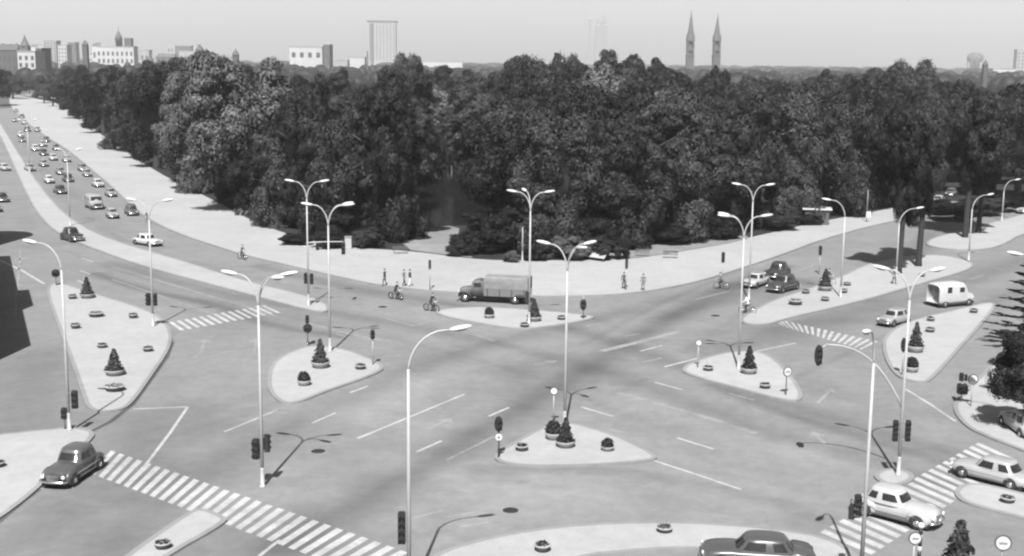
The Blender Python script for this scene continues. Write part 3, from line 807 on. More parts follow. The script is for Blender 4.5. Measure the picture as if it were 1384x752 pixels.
    # side windows: find ring indices by x
    for sgn in (1, -1):
        ks = [k for k in range(8, 2*q-7)]
        if sgn < 0: ks = [-k for k in ks][::-1]
        mid = len(ks)//2
        lo, hi = ks[0], ks[-1]; m_ = ks[mid]
        if sgn > 0:
            band('side_window', lo, m_-0, v0_, v1_, M['glass'], .008); band('side_window', m_+1, hi, v0_, v1_, M['glass'], .008)
        else:
            band('side_window', lo, m_-1, v0_, v1_, M['glass'], .008); band('side_window', m_, hi, v0_, v1_, M['glass'], .008)
    r = .33
    for x in (-L*.31, L*.32):
        for s in (1, -1):
            wheel(root, x, s*(hw-.07), r, s)
            b = MB(); pts = [(x+math.cos(a)*(r+.07), s*(hw-.015), r+math.sin(a)*(r+.07)) for a in [math.pi*k/12 for k in range(13)]]
            vs = [(x, s*(hw+.002), r)]+[(p[0], s*(hw+.002), p[2]) for p in pts]
            b.add(vs, [(0, i+1, i+2) for i in range(12)], M['under']); b.build('wheel_arch', root)
    for s, nm in ((1, 'front_bumper'), (-1, 'rear_bumper')):
        b = MB(); b.tube([(s*(L/2-.14), -hw*.9, .42), (s*(L/2+.04), -hw*.6, .42), (s*(L/2+.08), 0, .42), (s*(L/2+.04), hw*.6, .42), (s*(L/2-.14), hw*.9, .42)], .065, M['chrome'], 8); b.build(nm, root)
    for s in (1, -1):
        b = MB(); b.ell((L/2-.05, s*hw*.66, .66), (.06,.11,.11), M['head'], 12, 6); b.build('headlight', root)
        b = MB(); b.ell((-L/2+.03, s*hw*.72, .62), (.04,.07,.09), M['dgrey'], 10, 6); b.build('tail_light', root)
    b = MB()
    for k in range(5): b.box((L/2-.02, 0, .5+k*.06), (.05, hw*.75, .025), M['chrome'])
    b.build('grille', root)
    b = MB()
    for s in (1, -1): b.box((0, s*(hw+.006), .62), (L*.62, .015, .03), M['chrome'])
    b.build('side_trim', root)
    return root
CARS = {'round': Kind(make_car(4.3, 1.68, 1.60, .38, .24, .88, .98, .84, old=True)),
        'sedan': Kind(make_car(4.5, 1.72, 1.47, .32, .27, .84, .90, .86)),
        'small': Kind(make_car(3.9, 1.52, 1.46, .30, .18, .86, .84, .86)),
        'estate': Kind(make_car(4.4, 1.66, 1.52, .30, .10, .86, .88, .86, est=True)),
        'big': Kind(make_car(5.2, 1.92, 1.46, .31, .30, .84, .90, .86, fins=True))}
def put_car(kind, rear, fr, col, label, group='cars on the junction and its roads', center=None, sc=None):
    a, c = G(*rear), G(*fr); d = (c-a); m = (a+c)/2
    CARS[kind].put(m, math.atan2(d.y, d.x), label, 'car', group, color=col, scale=sc)
put_car('round', (122,630), (76,660), .08, 'rounded grey 1950s saloon at the lower left zebra crossing, nose to the viewer', sc=1.07)
put_car('round', (1168,690), (1256,713), .62, 'white rounded saloon beside the lower right foreground lamp', sc=1.05)
put_car('sedan', (1384,662), (1300,640), .5, 'light saloon driving over the far stripes of the lower right crossing')
put_car('big', (1092,766), (955,758), .07, 'large grey finned American-style saloon at the bottom edge')
put_car('sedan', (1095,800), (1190,835), .02, 'black car only just entering at the bottom edge, right of the grey one')
put_car('sedan', (1040,380), (1000,394), .6, 'white saloon leading the dark cars at the far right road')
put_car('round', (1064,370), (1036,381), .04, 'dark saloon behind and beyond its white neighbour on the far right road')
put_car('round', (1077,388), (1038,398), .05, 'near dark saloon of the waiting cluster on the far right road')
put_car('small', (1218,436), (1198,441), .30, 'small grey car left of the right island lamp pole')
put_car('round', (86,322), (110,329), .03, 'black rounded car against the boulevard median at left')
put_car('sedan', (184,329), (215,334), .75, 'white open-looking car at the foot of the left boulevard')
put_car('estate', (170,284), (186,297), .09, 'dark grey estate on the left boulevard next to the promenade')
put_car('small', (146,289), (158,300), .45, 'light small car in front of the dark estate, left boulevard')
put_car('small', (144,262), (156,269), .25, 'grey car right of the light van on the left boulevard')
put_car('sedan', (126,249), (139,256), .7, 'white car ahead of the dark estate group near the promenade kerb')
put_car('estate', (107,228), (116,234), .2, 'grey estate farther up the left boulevard by the kerb')
put_car('small', (114,236), (122,241), .35, 'small pale grey car just in front of the grey estate')
put_car('sedan', (88,243), (96,248), .04, 'dark car in the middle lanes beside a pale one, left boulevard')
put_car('sedan', (77,259), (86,264), .05, 'dark car nearest the median in the left boulevard queue')
put_car('small', (62,245), (71,250), .7, 'white car nearest the median in the left boulevard queue')
put_car('small', (78,234), (86,238), .2, 'mid grey car in the left boulevard middle lane')
put_car('sedan', (36,229), (45,233), .3, 'grey car close to the median lamp on the left boulevard')
put_car('small', (54,223), (64,227), .25, 'second grey car beyond the median lamp, left boulevard')
put_car('sedan', (0,229), (12,232), .6, 'white car at the left edge on the oncoming carriageway')
ORD = 'first second third fourth fifth sixth seventh eighth ninth tenth eleventh twelfth thirteenth fourteenth fifteenth sixteenth seventeenth eighteenth'.split()
FAR = 'small distant cars far up the left boulevard'
FC = [(59,210,.06),(76,203,.12),(72,217,.6),(58,198,.5),(63,192,.1),(30,192,.15),(37,178,.05),(51,178,.3),(33,168,.5),(30,160,.1),(28,185,.7),(22,152,.4),(48,204,.7),(90,219,.4),(20,165,.3)]
for i, (x, y, c) in enumerate(FC):
    rk = sorted(range(len(FC)), key=lambda q: FC[q][1]*1000+FC[q][0]).index(i)
    put_car('small' if i % 3 else 'sedan', (x-2.5, y-1.6), (x+2.5, y+1.6), c, 'tiny %s car far up the left boulevard, %s counting from the farthest' % ('black' if c < .11 else ('white' if c > .45 else 'grey'), ORD[rk]), FAR, sc=1.05)
put_car('sedan', (-2,270), (8,275), .04, 'dark car cut by the left edge, upper left carriageway')
put_car('sedan', (-14,283), (-2,288), .04, 'dark car just beyond the left edge of the view')
put_car('sedan', (1392,286), (1378,290), .6, 'white car peeping in at the far right edge')
put_car('sedan', (1290,262), (1280,268), .12, 'dark car under the trees on the far right road')
put_car('sedan', (1274,272), (1262,279), .5, 'pale car leaving the tree shade on the far right road')
put_car('sedan', (1405,600), (1362,570), .6, 'parked pale car half hidden under the clipped trees, right edge')
put_car('small', (1402,520), (1375,502), .65, 'second parked pale car half hidden by the trees, right edge')

# truck
def truck():
    root = empty('truck'); tag(root, 'canvas-topped lorry with a rounded bonnet driving left along the promenade kerb', 'truck')
    b = MB(); b.box((0,0,.62), (6.6,.9,.22), M['under']); b.build('chassis', root)
    # hood + fenders, front = +X
    def loft(secs, m, name, par=root):
        b = MB(); n = len(secs[0]); vs = [v for s in secs for v in s]; fs = []
        for i in range(len(secs)-1):
            for k in range(n): fs.append((i*n+k, (i+1)*n+k, (i+1)*n+(k+1) % n, i*n+(k+1) % n))
        fs += [tuple(range(n))[::-1], tuple(range((len(secs)-1)*n, len(secs)*n))]
        b.add(vs, fs, m, name != 'canvas_cover'); return b.build(name, par)
    def sec(x, w, z0, z1, k=.8):
        return [(x,-w,z0),(x,-w,z1-.2),(x,-w*k,z1-.05),(x,-w*.4,z1),(x,w*.4,z1),(x,w*k,z1-.05),(x,w,z1-.2),(x,w,z0)]
    c = loft([sec(1.95,.62,.75,1.55), sec(2.6,.58,.75,1.5), sec(3.1,.5,.75,1.38), sec(3.25,.42,.8,1.2)], M['paintwork'], 'bonnet')
    c.color = (.10,.10,.10,1)
    c = loft([sec(.75,.98,.7,2.25), sec(1.4,1.0,.7,2.32,.85), sec(1.75,.95,.7,2.22,.85), sec(2.0,.85,.7,1.6,.85)], M['paintwork'], 'cab'); c.color = (.10,.10,.10,1)
    for s in (1, -1):
        b = MB(); b.box((1.3, s*1.0, 1.85), (.7,.03,.45), M['glass']); b.build('side_window', root)
        b = MB(); pts = [(2.55+math.cos(a)*.58, s*.8, .45+math.sin(a)*.62) for a in [math.pi*k/10 for k in range(11)]]
        vs = [(p[0], p[1]-.2, p[2]) for p in pts]+[(p[0], p[1]+.2, p[2]) for p in pts]
        b.add(vs, [(i, i+1, i+12, i+11) for i in range(10)], M['paintwork'], True); o = b.build('mudguard', root); o.color = (.1,.1,.1,1)
        b = MB(); b.ell((3.2, s*.62, 1.05), (.08,.13,.13), M['head'], 10, 6); b.build('headlight', root)
    b = MB(); b.add([(1.79,-.8,1.66),(1.79,.8,1.66),(1.68,.72,2.1),(1.68,-.72,2.1)], [(0,1,2,3)], M['glass']); o = b.build('windscreen', root); o.location.x = .17
    b = MB(); b.box((-1.45,0,1.15), (4.25,2.2,.75), M['paintwork']); o = b.build('load_bed', root); o.color = (.10,.10,.10,1)
    for k in range(4):
        for s in (1, -1):
            b = MB(); b.box((-3.2+k*1.17, s*1.115, 1.15), (.07,.03,.78), M['under']); b.build('side_stake', root)
    secs = []
    for x in (-3.57, -2.5, -1.45, -.4, .67):
        sag = .04 if x in (-2.5, -.4) else 0
        secs.append([(x,-1.08,1.54),(x,-1.1,2.3),(x,-1.07,2.62-sag),(x,-.85,2.74-sag),(x,.85,2.74-sag),(x,1.07,2.62-sag),(x,1.1,2.3),(x,1.08,1.54)])
    loft(secs, M['canvas'], 'canvas_cover')
    b = MB(); b.box((-3.6,0,2.05), (.03,1.7,1.0), M['black']); b.build('rear_opening', root)
    for x, r in ((2.55,.44), (-2.3,.46)):
        for s in (1, -1):
            wheel(root, x, s*.88, r, s, w=.24)
    b = MB(); b.tube([(3.35,-1,.6),(3.42,0,.6),(3.35,1,.6)], .06, M['grey'], 6); b.build('front_bumper', root)
    return root
t = truck(); a, c = G(707,410), G(626,406); d = c-a
t.location = (a+c)/2; t.rotation_euler.z = math.atan2(d.y, d.x); t.scale = (1.02,1.0,.95)

def van(label, col, name='van'):
    root = empty(name); tag(root, label, 'van')
    b = MB()
    def sec(x, w, z0, z1, k=.85):
        return [(x,-w*.92,z0),(x,-w,z0+.25),(x,-w,z1-.45),(x,-w*.94,z1-.18),(x,-w*.7,z1-.03),(x,0,z1),(x,w*.7,z1-.03),(x,w*.94,z1-.18),(x,w,z1-.45),(x,w,z0+.25),(x,w*.92,z0)]
    secs = [sec(-2.1,.78,.4,1.95), sec(-2.0,.86,.35,2.08), sec(-1.2,.9,.32,2.16), sec(0,.9,.32,2.18), sec(.7,.9,.32,2.12), sec(.95,.87,.32,2.0), sec(1.35,.84,.32,1.22), sec(1.9,.78,.34,1.1), sec(2.15,.66,.42,.95)]
    n = len(secs[0]); vs = [v for s in secs for v in s]; fs = []
    for i in range(len(secs)-1):
        for k in range(n): fs.append((i*n+k, (i+1)*n+k, (i+1)*n+(k+1) % n, i*n+(k+1) % n))
    fs += [tuple(range(n))[::-1], tuple(range((len(secs)-1)*n, len(secs)*n))]
    b.add(vs, fs, M['paintwork'], True); o = b.build('body', root); o.color = (col,)*3+(1,)
    for s in (1, -1):
        b = MB(); b.box((.45, s*.9, 1.5), (.55,.03,.42), M['glass']); b.build('side_window', root)
        b = MB(); b.box((-1.0, s*.905, 1.55), (.5,.03,.5), M['glass']); b.build('side_window', root)
        b = MB(); b.ell((2.1, s*.5, .72), (.06,.1,.1), M['head'], 10, 6); b.build('headlight', root)
    b = MB(); b.add([(1.30,-.72,1.3),(1.30,.72,1.3),(1.04,.66,1.85),(1.04,-.66,1.85)], [(0,1,2,3)], M['glass']); b.build('windscreen', root)
    for s in (1, -1):
        b = MB(); b.box((-2.09, s*.33, 1.6), (.03,.42,.45), M['glass']); b.build('rear_window', root)
    for x in (-1.35, 1.4):
        for s in (1, -1): wheel(root, x, s*.8, .33, s)
    b = MB(); b.box((0,0,.3), (4.0,1.6,.2), M['under']); b.build('underbody', root)
    b = MB(); b.tube([(2.15,-.75,.4),(2.28,0,.4),(2.15,.75,.4)], .05, M['chrome'], 6); b.build('front_bumper', root)
    return root
t = van('white delivery van with dark side windows on the right-hand road', .32)
a, c = G(1262,415), G(1306,411); d = c-a; t.location = (a+c)/2; t.rotation_euler.z = math.atan2(d.y, d.x); t.scale = (1.08,1.08,1.12)
t = van('light grey van with a dark underside in the left boulevard traffic', .2)
a, c = G(117,277), G(139,287); d = c-a; t.location = (a+c)/2; t.rotation_euler.z = math.atan2(d.y, d.x); t.scale = (1.15,1.15,1.05)

# ------------------------------------------------------------------ people
def skinned(name, verts, edges, rads, m_of, parent=None, root_i=0):
    me = bpy.data.meshes.new(name); me.from_pydata(verts, edges, []); o = bpy.data.objects.new(name, me); COL.objects.link(o)
    md = o.modifiers.new('skin', 'SKIN'); 
    sv = me.skin_vertices[0].data if me.skin_vertices else None
    if sv is None:
        bm = bmesh.new(); bm.from_mesh(me); bm.verts.layers.skin.verify(); bm.to_mesh(me); bm.free(); sv = me.skin_vertices[0].data
    for i, r in enumerate(rads):
        sv[i].radius = (r, r) if not hasattr(r, '__len__') else r; sv[i].use_root = (i == root_i)
    sb = o.modifiers.new('sub', 'SUBSURF'); sb.levels = 1; sb.render_levels = 1
    dg = bpy.context.evaluated_depsgraph_get(); ev = o.evaluated_get(dg); nm = bpy.data.meshes.new_from_object(ev)
    bpy.data.objects.remove(o); o = bpy.data.objects.new(name, nm); COL.objects.link(o)
    nm.materials.clear(); keys = []
    for p in nm.polygons:
        k = m_of(p.center); 
        if k not in keys: keys.append(k); nm.materials.append(M[k])
        p.material_index = keys.index(k); p.use_smooth = True
    if parent: o.parent = parent
    return o
def make_person(top, bottom, stride=.18, pose='walk'):
    """faces +X; feet on z=0"""
    root = empty('person')
    if pose == 'ride':
        hipz = .88; V = [(-.1,0,hipz), (-.05,0,1.05), (.05,0,1.28), (.12,0,1.42), (.16,0,1.52), (.2,0,1.64), (.2,0,1.75)]
        legs = [[(-.05,.1,.86), (.28,.12,.72), (.14,.12,.35), (.24,.12,.28)], [(-.05,-.1,.86), (.22,-.12,.58), (.1,-.12,.2), (.2,-.12,.13)]]
        arms = [[(.1,.19,1.38), (.28,.25,1.16), (.48,.24,1.05)], [(.1,-.19,1.38), (.28,-.25,1.16), (.48,-.24,1.05)]]
    else:
        V = [(0,0,.93), (0,0,1.1), (.01,0,1.3), (.01,0,1.44), (.02,0,1.52), (.03,0,1.62), (.03,0,1.72)]
        legs = [[(0,.09,.86), (stride*.6,.1,.48), (stride*.75,.1,.09), (stride*.75+.16,.11,.03)], [(0,-.09,.86), (-stride*.1,-.1,.47), (-stride,-.1,.11), (-stride+.15,-.11,.04)]]
        arms = [[(0,.19,1.41), (-.06,.25,1.13), (.02,.27,.88)], [(0,-.19,1.41), (.02,-.25,1.13), (.14,-.26,.9)]]
    rad = [(.155,.11), (.13,.10), (.17,.11), (.13,.09), .055, (.085,.1), (.07,.085)]
    E = [(i, i+1) for i in range(6)]; v = list(V)
    for l in legs:
        o = len(v); v += l; rad += [.09, .062, .045, .035]; E += [(0, o), (o, o+1), (o+1, o+2), (o+2, o+3)]
    for a in arms:
        o = len(v); v += a; rad += [.055, .042, .03]; E += [(3, o), (o, o+1), (o+1, o+2)]
        w = Vector(a[2]); d = (w-Vector(a[1])).normalized(); sd = 1 if w.y > 0 else -1
        o2 = len(v); v.append(tuple(w+d*.08)); rad.append((.028,.035)); E.append((o+2, o2))
        for j in range(4):
            o3 = len(v); off = Vector(((j-1.5)*.019, 0, 0)); ln = (.07,.085,.08,.062)[j]
            v.append(tuple(w+d*.11+off)); rad.append(.008); v.append(tuple(w+d*(.11+ln*.9)+off+Vector((.0,-sd*.015,0)))); rad.append(.007)
            E += [(o2, o3), (o3, o3+1)]
        o3 = len(v); v.append(tuple(w+d*.06+Vector((.045,-sd*.01,0)))); rad.append(.009); E.append((o2, o3))
    hip = V[0][2]
    def mof(c):
        hd = V[4]
        if c.z > hd[2]-.02: return 'skin'
        for a in arms:
            if (c-Vector(a[2])).length < .2 and (c-Vector(a[1])).length > (Vector(a[2])-Vector(a[1])).length-.02: return 'skin'
        for l in legs:
            if (c-Vector(l[3])).length < .17 and c.z < l[2][2]: return 'hair'
        if pose == 'ride':
            for l in legs:
                if (c-Vector(l[1])).length < .3 and c.z < .95 and c.x > .0: return bottom
            return top if c.z > .92 else bottom
        return top if c.z > hip-.04 else bottom
    skinned('body', v, E, rad, mof, root)
    h = Vector(V[5])
    b = MB(); b.ell(h+Vector((-.025,0,.06)), (.105,.088,.10), M['hair'], 12, 8); b.build('hair', root)
    b = MB(); b.ell(h+Vector((.105,0,.01)), (.018,.015,.025), M['skin'], 6, 5)
    for s in (1, -1):
        b.ell(h+Vector((.09,s*.033,.03)), (.012,.014,.009), M['hair'], 6, 4); b.ell(h+Vector((0,s*.09,.01)), (.02,.012,.03), M['skin'], 6, 4)
    b.ell(h+Vector((.092,0,-.045)), (.01,.028,.008), M['cloth_mid'], 6, 4)
    b.build('face', root)
    return root
def place_person(top, bottom, px, py, ang, label, stride=.2):
    p = make_person(top, bottom, stride); p.location = G(px, py, .12); p.rotation_euler.z = R(ang)
    tag(p, label, 'person', 'walkers on the promenade')
place_person('cloth_dark', 'cloth_dark', 520, 386, 160, 'person in dark clothes standing alone at the promenade kerb')
place_person('cloth_mid', 'cloth_dark', 546, 387, 20, 'person in dark trousers walking left of a companion on the promenade')
place_person('cloth_dark', 'cloth_pale', 554, 387, 20, 'person with a dark top and light legs, right one of a walking pair')
place_person('cloth_dark', 'cloth_dark', 843, 391, 95, 'person in a long dark coat under the promenade signal')
place_person('cloth_mid', 'cloth_mid', 869, 393, 95, 'person in grey walking right of the dark-coated one')
place_person('cloth_dark', 'cloth_mid', 199, 302, -60, 'person in dark clothes walking beside the left boulevard kerb')
place_person('cloth_mid', 'cloth_dark', 1208, 384, -60, 'person in mid grey standing by the tall median tree')

def make_bike(motor):
    root = empty('motorcycle' if motor else 'bicycle')
    r = .3 if motor else .34; wb = .62 if motor else .53; tw = .05 if motor else .022
    for s, n in ((1, 'front'), (-1, 'rear')):
        b = MB(); pts = [(math.cos(t)*r, 0, math.sin(t)*r) for t in [2*math.pi*k/16 for k in range(17)]]
        b.tube(pts, tw, M['tyre'], 6, caps=False); o = b.build('wheel', root, (s*wb, 0, r+tw))
        b = MB()
        for k in range(6): t = math.pi*k/6; b.tube([(math.cos(t)*r*.95,0,math.sin(t)*r*.95), (-math.cos(t)*r*.95,0,-math.sin(t)*r*.95)], .006, M['chrome'], 4)
        b.build('spokes', o)
    b = MB(); c = M['dgrey']
    for p in ([(-wb,0,r), (-.2,0,.8)], [(-.2,0,.82), (-.08,0,.3)], [(-.08,0,.3), (.4,0,.78)], [(-.17,0,.7), (.38,0,.82)], [(wb,0,r), (.38,0,.95)], [(-wb,0,r), (-.08,0,.3)]): b.tube(p, .03 if motor else .018, c, 6)
    b.build('frame', root)
    b = MB(); b.tube([(.42,.27,1.02), (.4,.1,1.05), (.4,-.1,1.05), (.42,-.27,1.02)], .015, M['chrome'], 6); b.build('handlebar', root)
    b = MB(); b.ell((-.18,0,.86), (.16,.08,.045), M['black'], 10, 6); b.build('saddle', root)
    if motor:
        b = MB(); b.ell((.15,0,.75), (.24,.12,.11), M['paintwork'], 12, 8); o = b.build('fuel_tank', root); o.color = (.1,.1,.1,1)
        b = MB(); b.box((.02,0,.42), (.3,.22,.3), M['grey']); b.build('engine', root)
        b = MB(); b.ell((.5,0,.92), (.06,.09,.09), M['head'], 10, 6); b.build('headlight', root)
    return root
for px, py, ang, mt, tp, lab in [
 (535,405,-35,True,'cloth_dark','left one of two motorcycle riders before the promenade'),
 (583,421,-35,True,'cloth_dark','right one of two motorcycle riders before the promenade'),
 (327,351,-40,False,'cloth_mid','cyclist riding near the kerb on the left boulevard'),
 (975,391,160,False,'cloth_mid','cyclist at the kerb before the pale promenade on the right'),
 (1010,424,150,False,'cloth_pale','cyclist in pale clothes at the near tip of the far right median'),
 (1118,385,-20,False,'cloth_dark','cyclist in dark clothes beside the far right median conifer')]:
    g = G(px, py); bk = make_bike(mt); bk.location = g; bk.rotation_euler.z = R(ang)
    tag(bk, lab.replace('riders', 'machines').replace('cyclist', 'bicycle under the cyclist') if not mt else lab.replace('motorcycle riders', 'motorcycles'), 'motorcycle' if mt else 'bicycle', 'two-wheelers on the junction')
    p = make_person(tp, 'cloth_dark', pose='ride'); p.location = g; p.rotation_euler.z = R(ang); tag(p, lab, 'person', 'riders on the junction')

# ------------------------------------------------------------------ trees
def crown_mesh(name, seed, m, nb=130, nl=38000, ls=.026, flat=1., low=-.62, nlob=17, col=False):
    r = np.random.default_rng(seed)
    lobes = []
    while len(lobes) < nlob:
        d = r.normal(0, 1, 3); d /= np.linalg.norm(d)
        if d[2] < low: continue
        k = r.uniform(.45, .78)
        if col:
            z_ = r.uniform(-.88, .72); a_ = r.uniform(0, 6.283); q_ = r.uniform(.35, .72)*math.sqrt(1-max(z_, 0)**2)
            lobes.append((np.array([math.cos(a_)*q_, math.sin(a_)*q_, z_]), r.uniform(.22, .34))); continue
        lobes.append((d*k*np.array([1, 1, flat]), r.uniform(.22, .37)))
    C_ = []; Rb = []
    while len(C_) < nb:
        lc, lr = lobes[r.integers(len(lobes))]
        d = r.normal(0, 1, 3); d /= np.linalg.norm(d)
        c = lc+d*lr*np.array([1, 1, .9])*r.uniform(.75, 1.02)
        if c[2] < -.97 or np.hypot(c[0], c[1]) > 1.02: continue
        C_.append(c); Rb.append(r.uniform(.08, .16))
    C_ = np.array(C_); Rb = np.array(Rb)
    Q = np.array([1, 1, .62])
    P = []; Nn = []; tot = 0
    while tot < nl:
        n = nl
        bi = r.choice(nb, n, p=Rb**2/np.sum(Rb**2))
        d = r.normal(0, 1, (n, 3)); d[:, 2] += .25; d /= np.linalg.norm(d, axis=1)[:, None]
        p = C_[bi]+d*Q*(Rb[bi]*r.uniform(.8, 1.2, n))[:, None]
        nlb = int(n*.36); li_ = r.integers(len(lobes), size=nlb)
        LC = np.array([q[0] for q in lobes]); LR = np.array([q[1] for q in lobes])
        amp = .86+.16*np.sin(d[:nlb, 0]*9+li_)*np.cos(d[:nlb, 1]*8+li_*2)
        p[:nlb] = LC[li_]+d[:nlb]*(LR[li_]*amp*r.uniform(.82, 1.1, nlb))[:, None]
        ok = np.ones(n, bool)
        for lc, lr in lobes: ok &= np.linalg.norm(p-lc, axis=1) > lr*.66
        P.append(p[ok]); Nn.append(d[ok]); tot += ok.sum()
    P = np.concatenate(P)[:nl]; Nn = np.concatenate(Nn)[:nl]
    nn = Nn+r.normal(0, .30, Nn.shape); nn[:, 2] += .15; nn /= np.linalg.norm(nn, axis=1)[:, None]
    up = r.normal(0, 1, nn.shape); a = np.cross(nn, up); a /= np.linalg.norm(a, axis=1)[:, None]; b_ = np.cross(nn, a)
    s = ls*r.uniform(.5, 1.3, len(P))[:, None]
    quad = np.stack([P-a*s, P-b_*s*.6, P+a*s, P+b_*s*.6], 1).reshape(-1, 3)
    # core
    bm = bmesh.new()
    for c, q in zip(C_, Rb):
        bmesh.ops.create_icosphere(bm, subdivisions=1, radius=q*.5, matrix=Matrix.Translation(Vector(c)) @ Matrix.Diagonal((1,1,.62,1)))
    bmesh.ops.create_icosphere(bm, subdivisions=2, radius=.36)
    for lc, lr in lobes:
        bmesh.ops.create_icosphere(bm, subdivisions=2, radius=lr*.5, matrix=Matrix.Translation(Vector(lc)))
    bm.verts.ensure_lookup_table()
    cv = np.array([v.co[:] for v in bm.verts]); cf = [tuple(v.index for v in f.verts) for f in bm.faces]; bm.free()
    cv = cv*(1+r.normal(0, .03, (len(cv), 1)))
    n0 = len(quad); V = np.concatenate([quad, cv])
    fs = np.arange(n0).reshape(-1, 4); li = np.concatenate([fs.ravel(), (np.array(cf)+n0).ravel()]).astype(np.int32)
    ls_ = np.concatenate([np.arange(len(fs))*4, n0+np.arange(len(cf))*3]).astype(np.int32)
    me = bpy.data.meshes.new(name); me.vertices.add(len(V)); me.vertices.foreach_set('co', V.astype(np.float32).ravel())
    me.loops.add(len(li)); me.loops.foreach_set('vertex_index', li); me.polygons.add(len(ls_)); me.polygons.foreach_set('loop_start', ls_)
    me.update(calc_edges=True); me.materials.append(m); return me
CM = {'leaf_low': [crown_mesh('crown', 60+i, M['leaf'], nb=150, nlob=24, col=True) for i in range(2)],
      'dark_low': [crown_mesh('crown', 70+i, M['leaf_dark'], nb=150, nlob=24, col=True) for i in range(2)],
      'pale_low': [crown_mesh('crown', 80, M['leaf_pale'], nb=150, nlob=24, col=True)],
      'leaf': [crown_mesh('crown', 10+i, M['leaf'], nb=(130, 110, 150, 120, 140)[i], flat=(1, .8, 1.1, .9, 1.)[i]) for i in range(5)],
      'dark': [crown_mesh('crown', 30+i, M['leaf_dark'], nb=(120, 140)[i], flat=1) for i in range(2)],
      'pale': [crown_mesh('crown', 40+i, M['leaf_pale'], nb=150, nl=36000, ls=.028) for i in range(2)],
      'fine': [crown_mesh('crown', 50, M['leaf_dark'], nb=160, nl=42000, ls=.026)]}
def trunk_mesh(seed):
    r = random.Random(seed); b = MB()
    b.tube([(0,0,-.02), (0,0,.03), (r.uniform(-.02,.02), r.uniform(-.02,.02), .35), (r.uniform(-.04,.04), r.uniform(-.04,.04), .75)], [.045,.032,.024,.01], M['bark'], 9)
    for k in range(6):
        a = k*1.05+r.random(); z = .3+.06*k
        b.tube([(0,0,z), (math.cos(a)*.1, math.sin(a)*.1, z+.09), (math.cos(a)*.22, math.sin(a)*.22, z+.16)], [.014,.010,.004], M['bark'], 6)
    return b.mesh('trunk')
TM = [trunk_mesh(i) for i in range(3)]
b = MB(); b.tube([(0,0,-.02), (0,0,.04), (.008,-.005,.35), (.0,.01,.75)], [.034,.026,.02,.01], M['bark'], 10); TM_CLEAN = b.mesh('trunk')
NT = [0]
def tree(p, h, w, kind='leaf', label='', group=None, bottom=.18, name='tree', seed=None, tw=1.):
    """p base, h total height, w crown width"""
    i = NT[0]; NT[0] += 1
    root = empty(name, p); tag(root, label, 'tree', group)
    t = bpy.data.objects.new('trunk', TM[i % 3]); COL.objects.link(t); t.parent = root; t.scale = (h*tw, h*tw, h)
    cm = CM[kind][(seed if seed is not None else i) % len(CM[kind])]
    c = bpy.data.objects.new('crown', cm); COL.objects.link(c); c.parent = root
    if tw < .8:
        iv = bpy.data.objects.new('hanging_foliage', CM['dark'][i % 2]); COL.objects.link(iv); iv.parent = root
        iv.scale = (w*.26, w*.26, h*.25); iv.location = (0, 0, h*.43)
        t.data = TM_CLEAN; t.scale = (h*.7, h*.7, h)
    ch = h*(1-bottom)
    c.location = (0, 0, h-ch*.5); c.scale = (w/2*.98, w/2*.98, ch*.5); c.rotation_euler.z = rng.random()*6.28
    return root
def tree_px(px, py, topy, wpx, kind='leaf', label='', bottom=.12, group='trees at the park edge', seed=None, dy=0., name='tree', tw=1.):
    p = G(px, py); p.y += dy; p.x = p.x*(p.y/(p.y-dy))
    h = hgt(px, topy, p.y); w = wpx/F*p.y
    return tree(p, h, w, kind, label, group, bottom, seed=seed, name=name, tw=tw)
FT = [
 (118,158,92,60,'dark','small dark tree where the park edge begins far up the left boulevard'),
 (140,182,88,85,'dark','dark tree at the far left of the park edge, crown to the ground'),
 (172,206,84,95,'leaf','third tree from the far left of the park edge by the pale promenade'),
 (212,230,82,110,'dark','dense dark tree left of the pale mottled chestnut'),
 (262,262,95,110,'pale','pale leafy tree, left half of the bright mottled pair at the park edge'),
 (330,290,66,190,'pale','tallest pale mottled chestnut with bright leaf clusters'),
 (395,312,150,120,'leaf','medium tree at the park edge behind the left twin lamps'),
 (415,316,98,90,'dark','dark tree right of the pale chestnut'),
 (462,326,118,130,'leaf','broad tree over the black shade behind the gantry arm'),
 (525,330,100,120,'leaf','tree on the left bank of the pond with its trunk at the water'),
 (662,348,272,105,'leaf','low rounded bush-like tree right of the pond opening'),
 (745,345,150,150,'leaf','broad tree with paler clumps behind the slim island lamp'),
 (830,338,140,150,'dark','dark tree over the flower beds at the middle of the park edge'),
 (905,328,120,150,'leaf','broad tree behind the pale clearing, right of middle'),
 (985,318,110,140,'leaf','big tree behind the twin lamps at the right'),
 (1060,304,120,130,'leaf','tree with a low crown above the kiosk, right part of the park edge'),
 (1120,296,100,120,'leaf','tree behind the single-armed far lamp on the right'),
 (1175,285,110,110,'dark','dark tree just left of the two tall median trees'),
]
for px, py, ty, w, k, lab in FT: tree_px(px, py, ty, w, k+'_low', lab, bottom=-.03, dy=4)
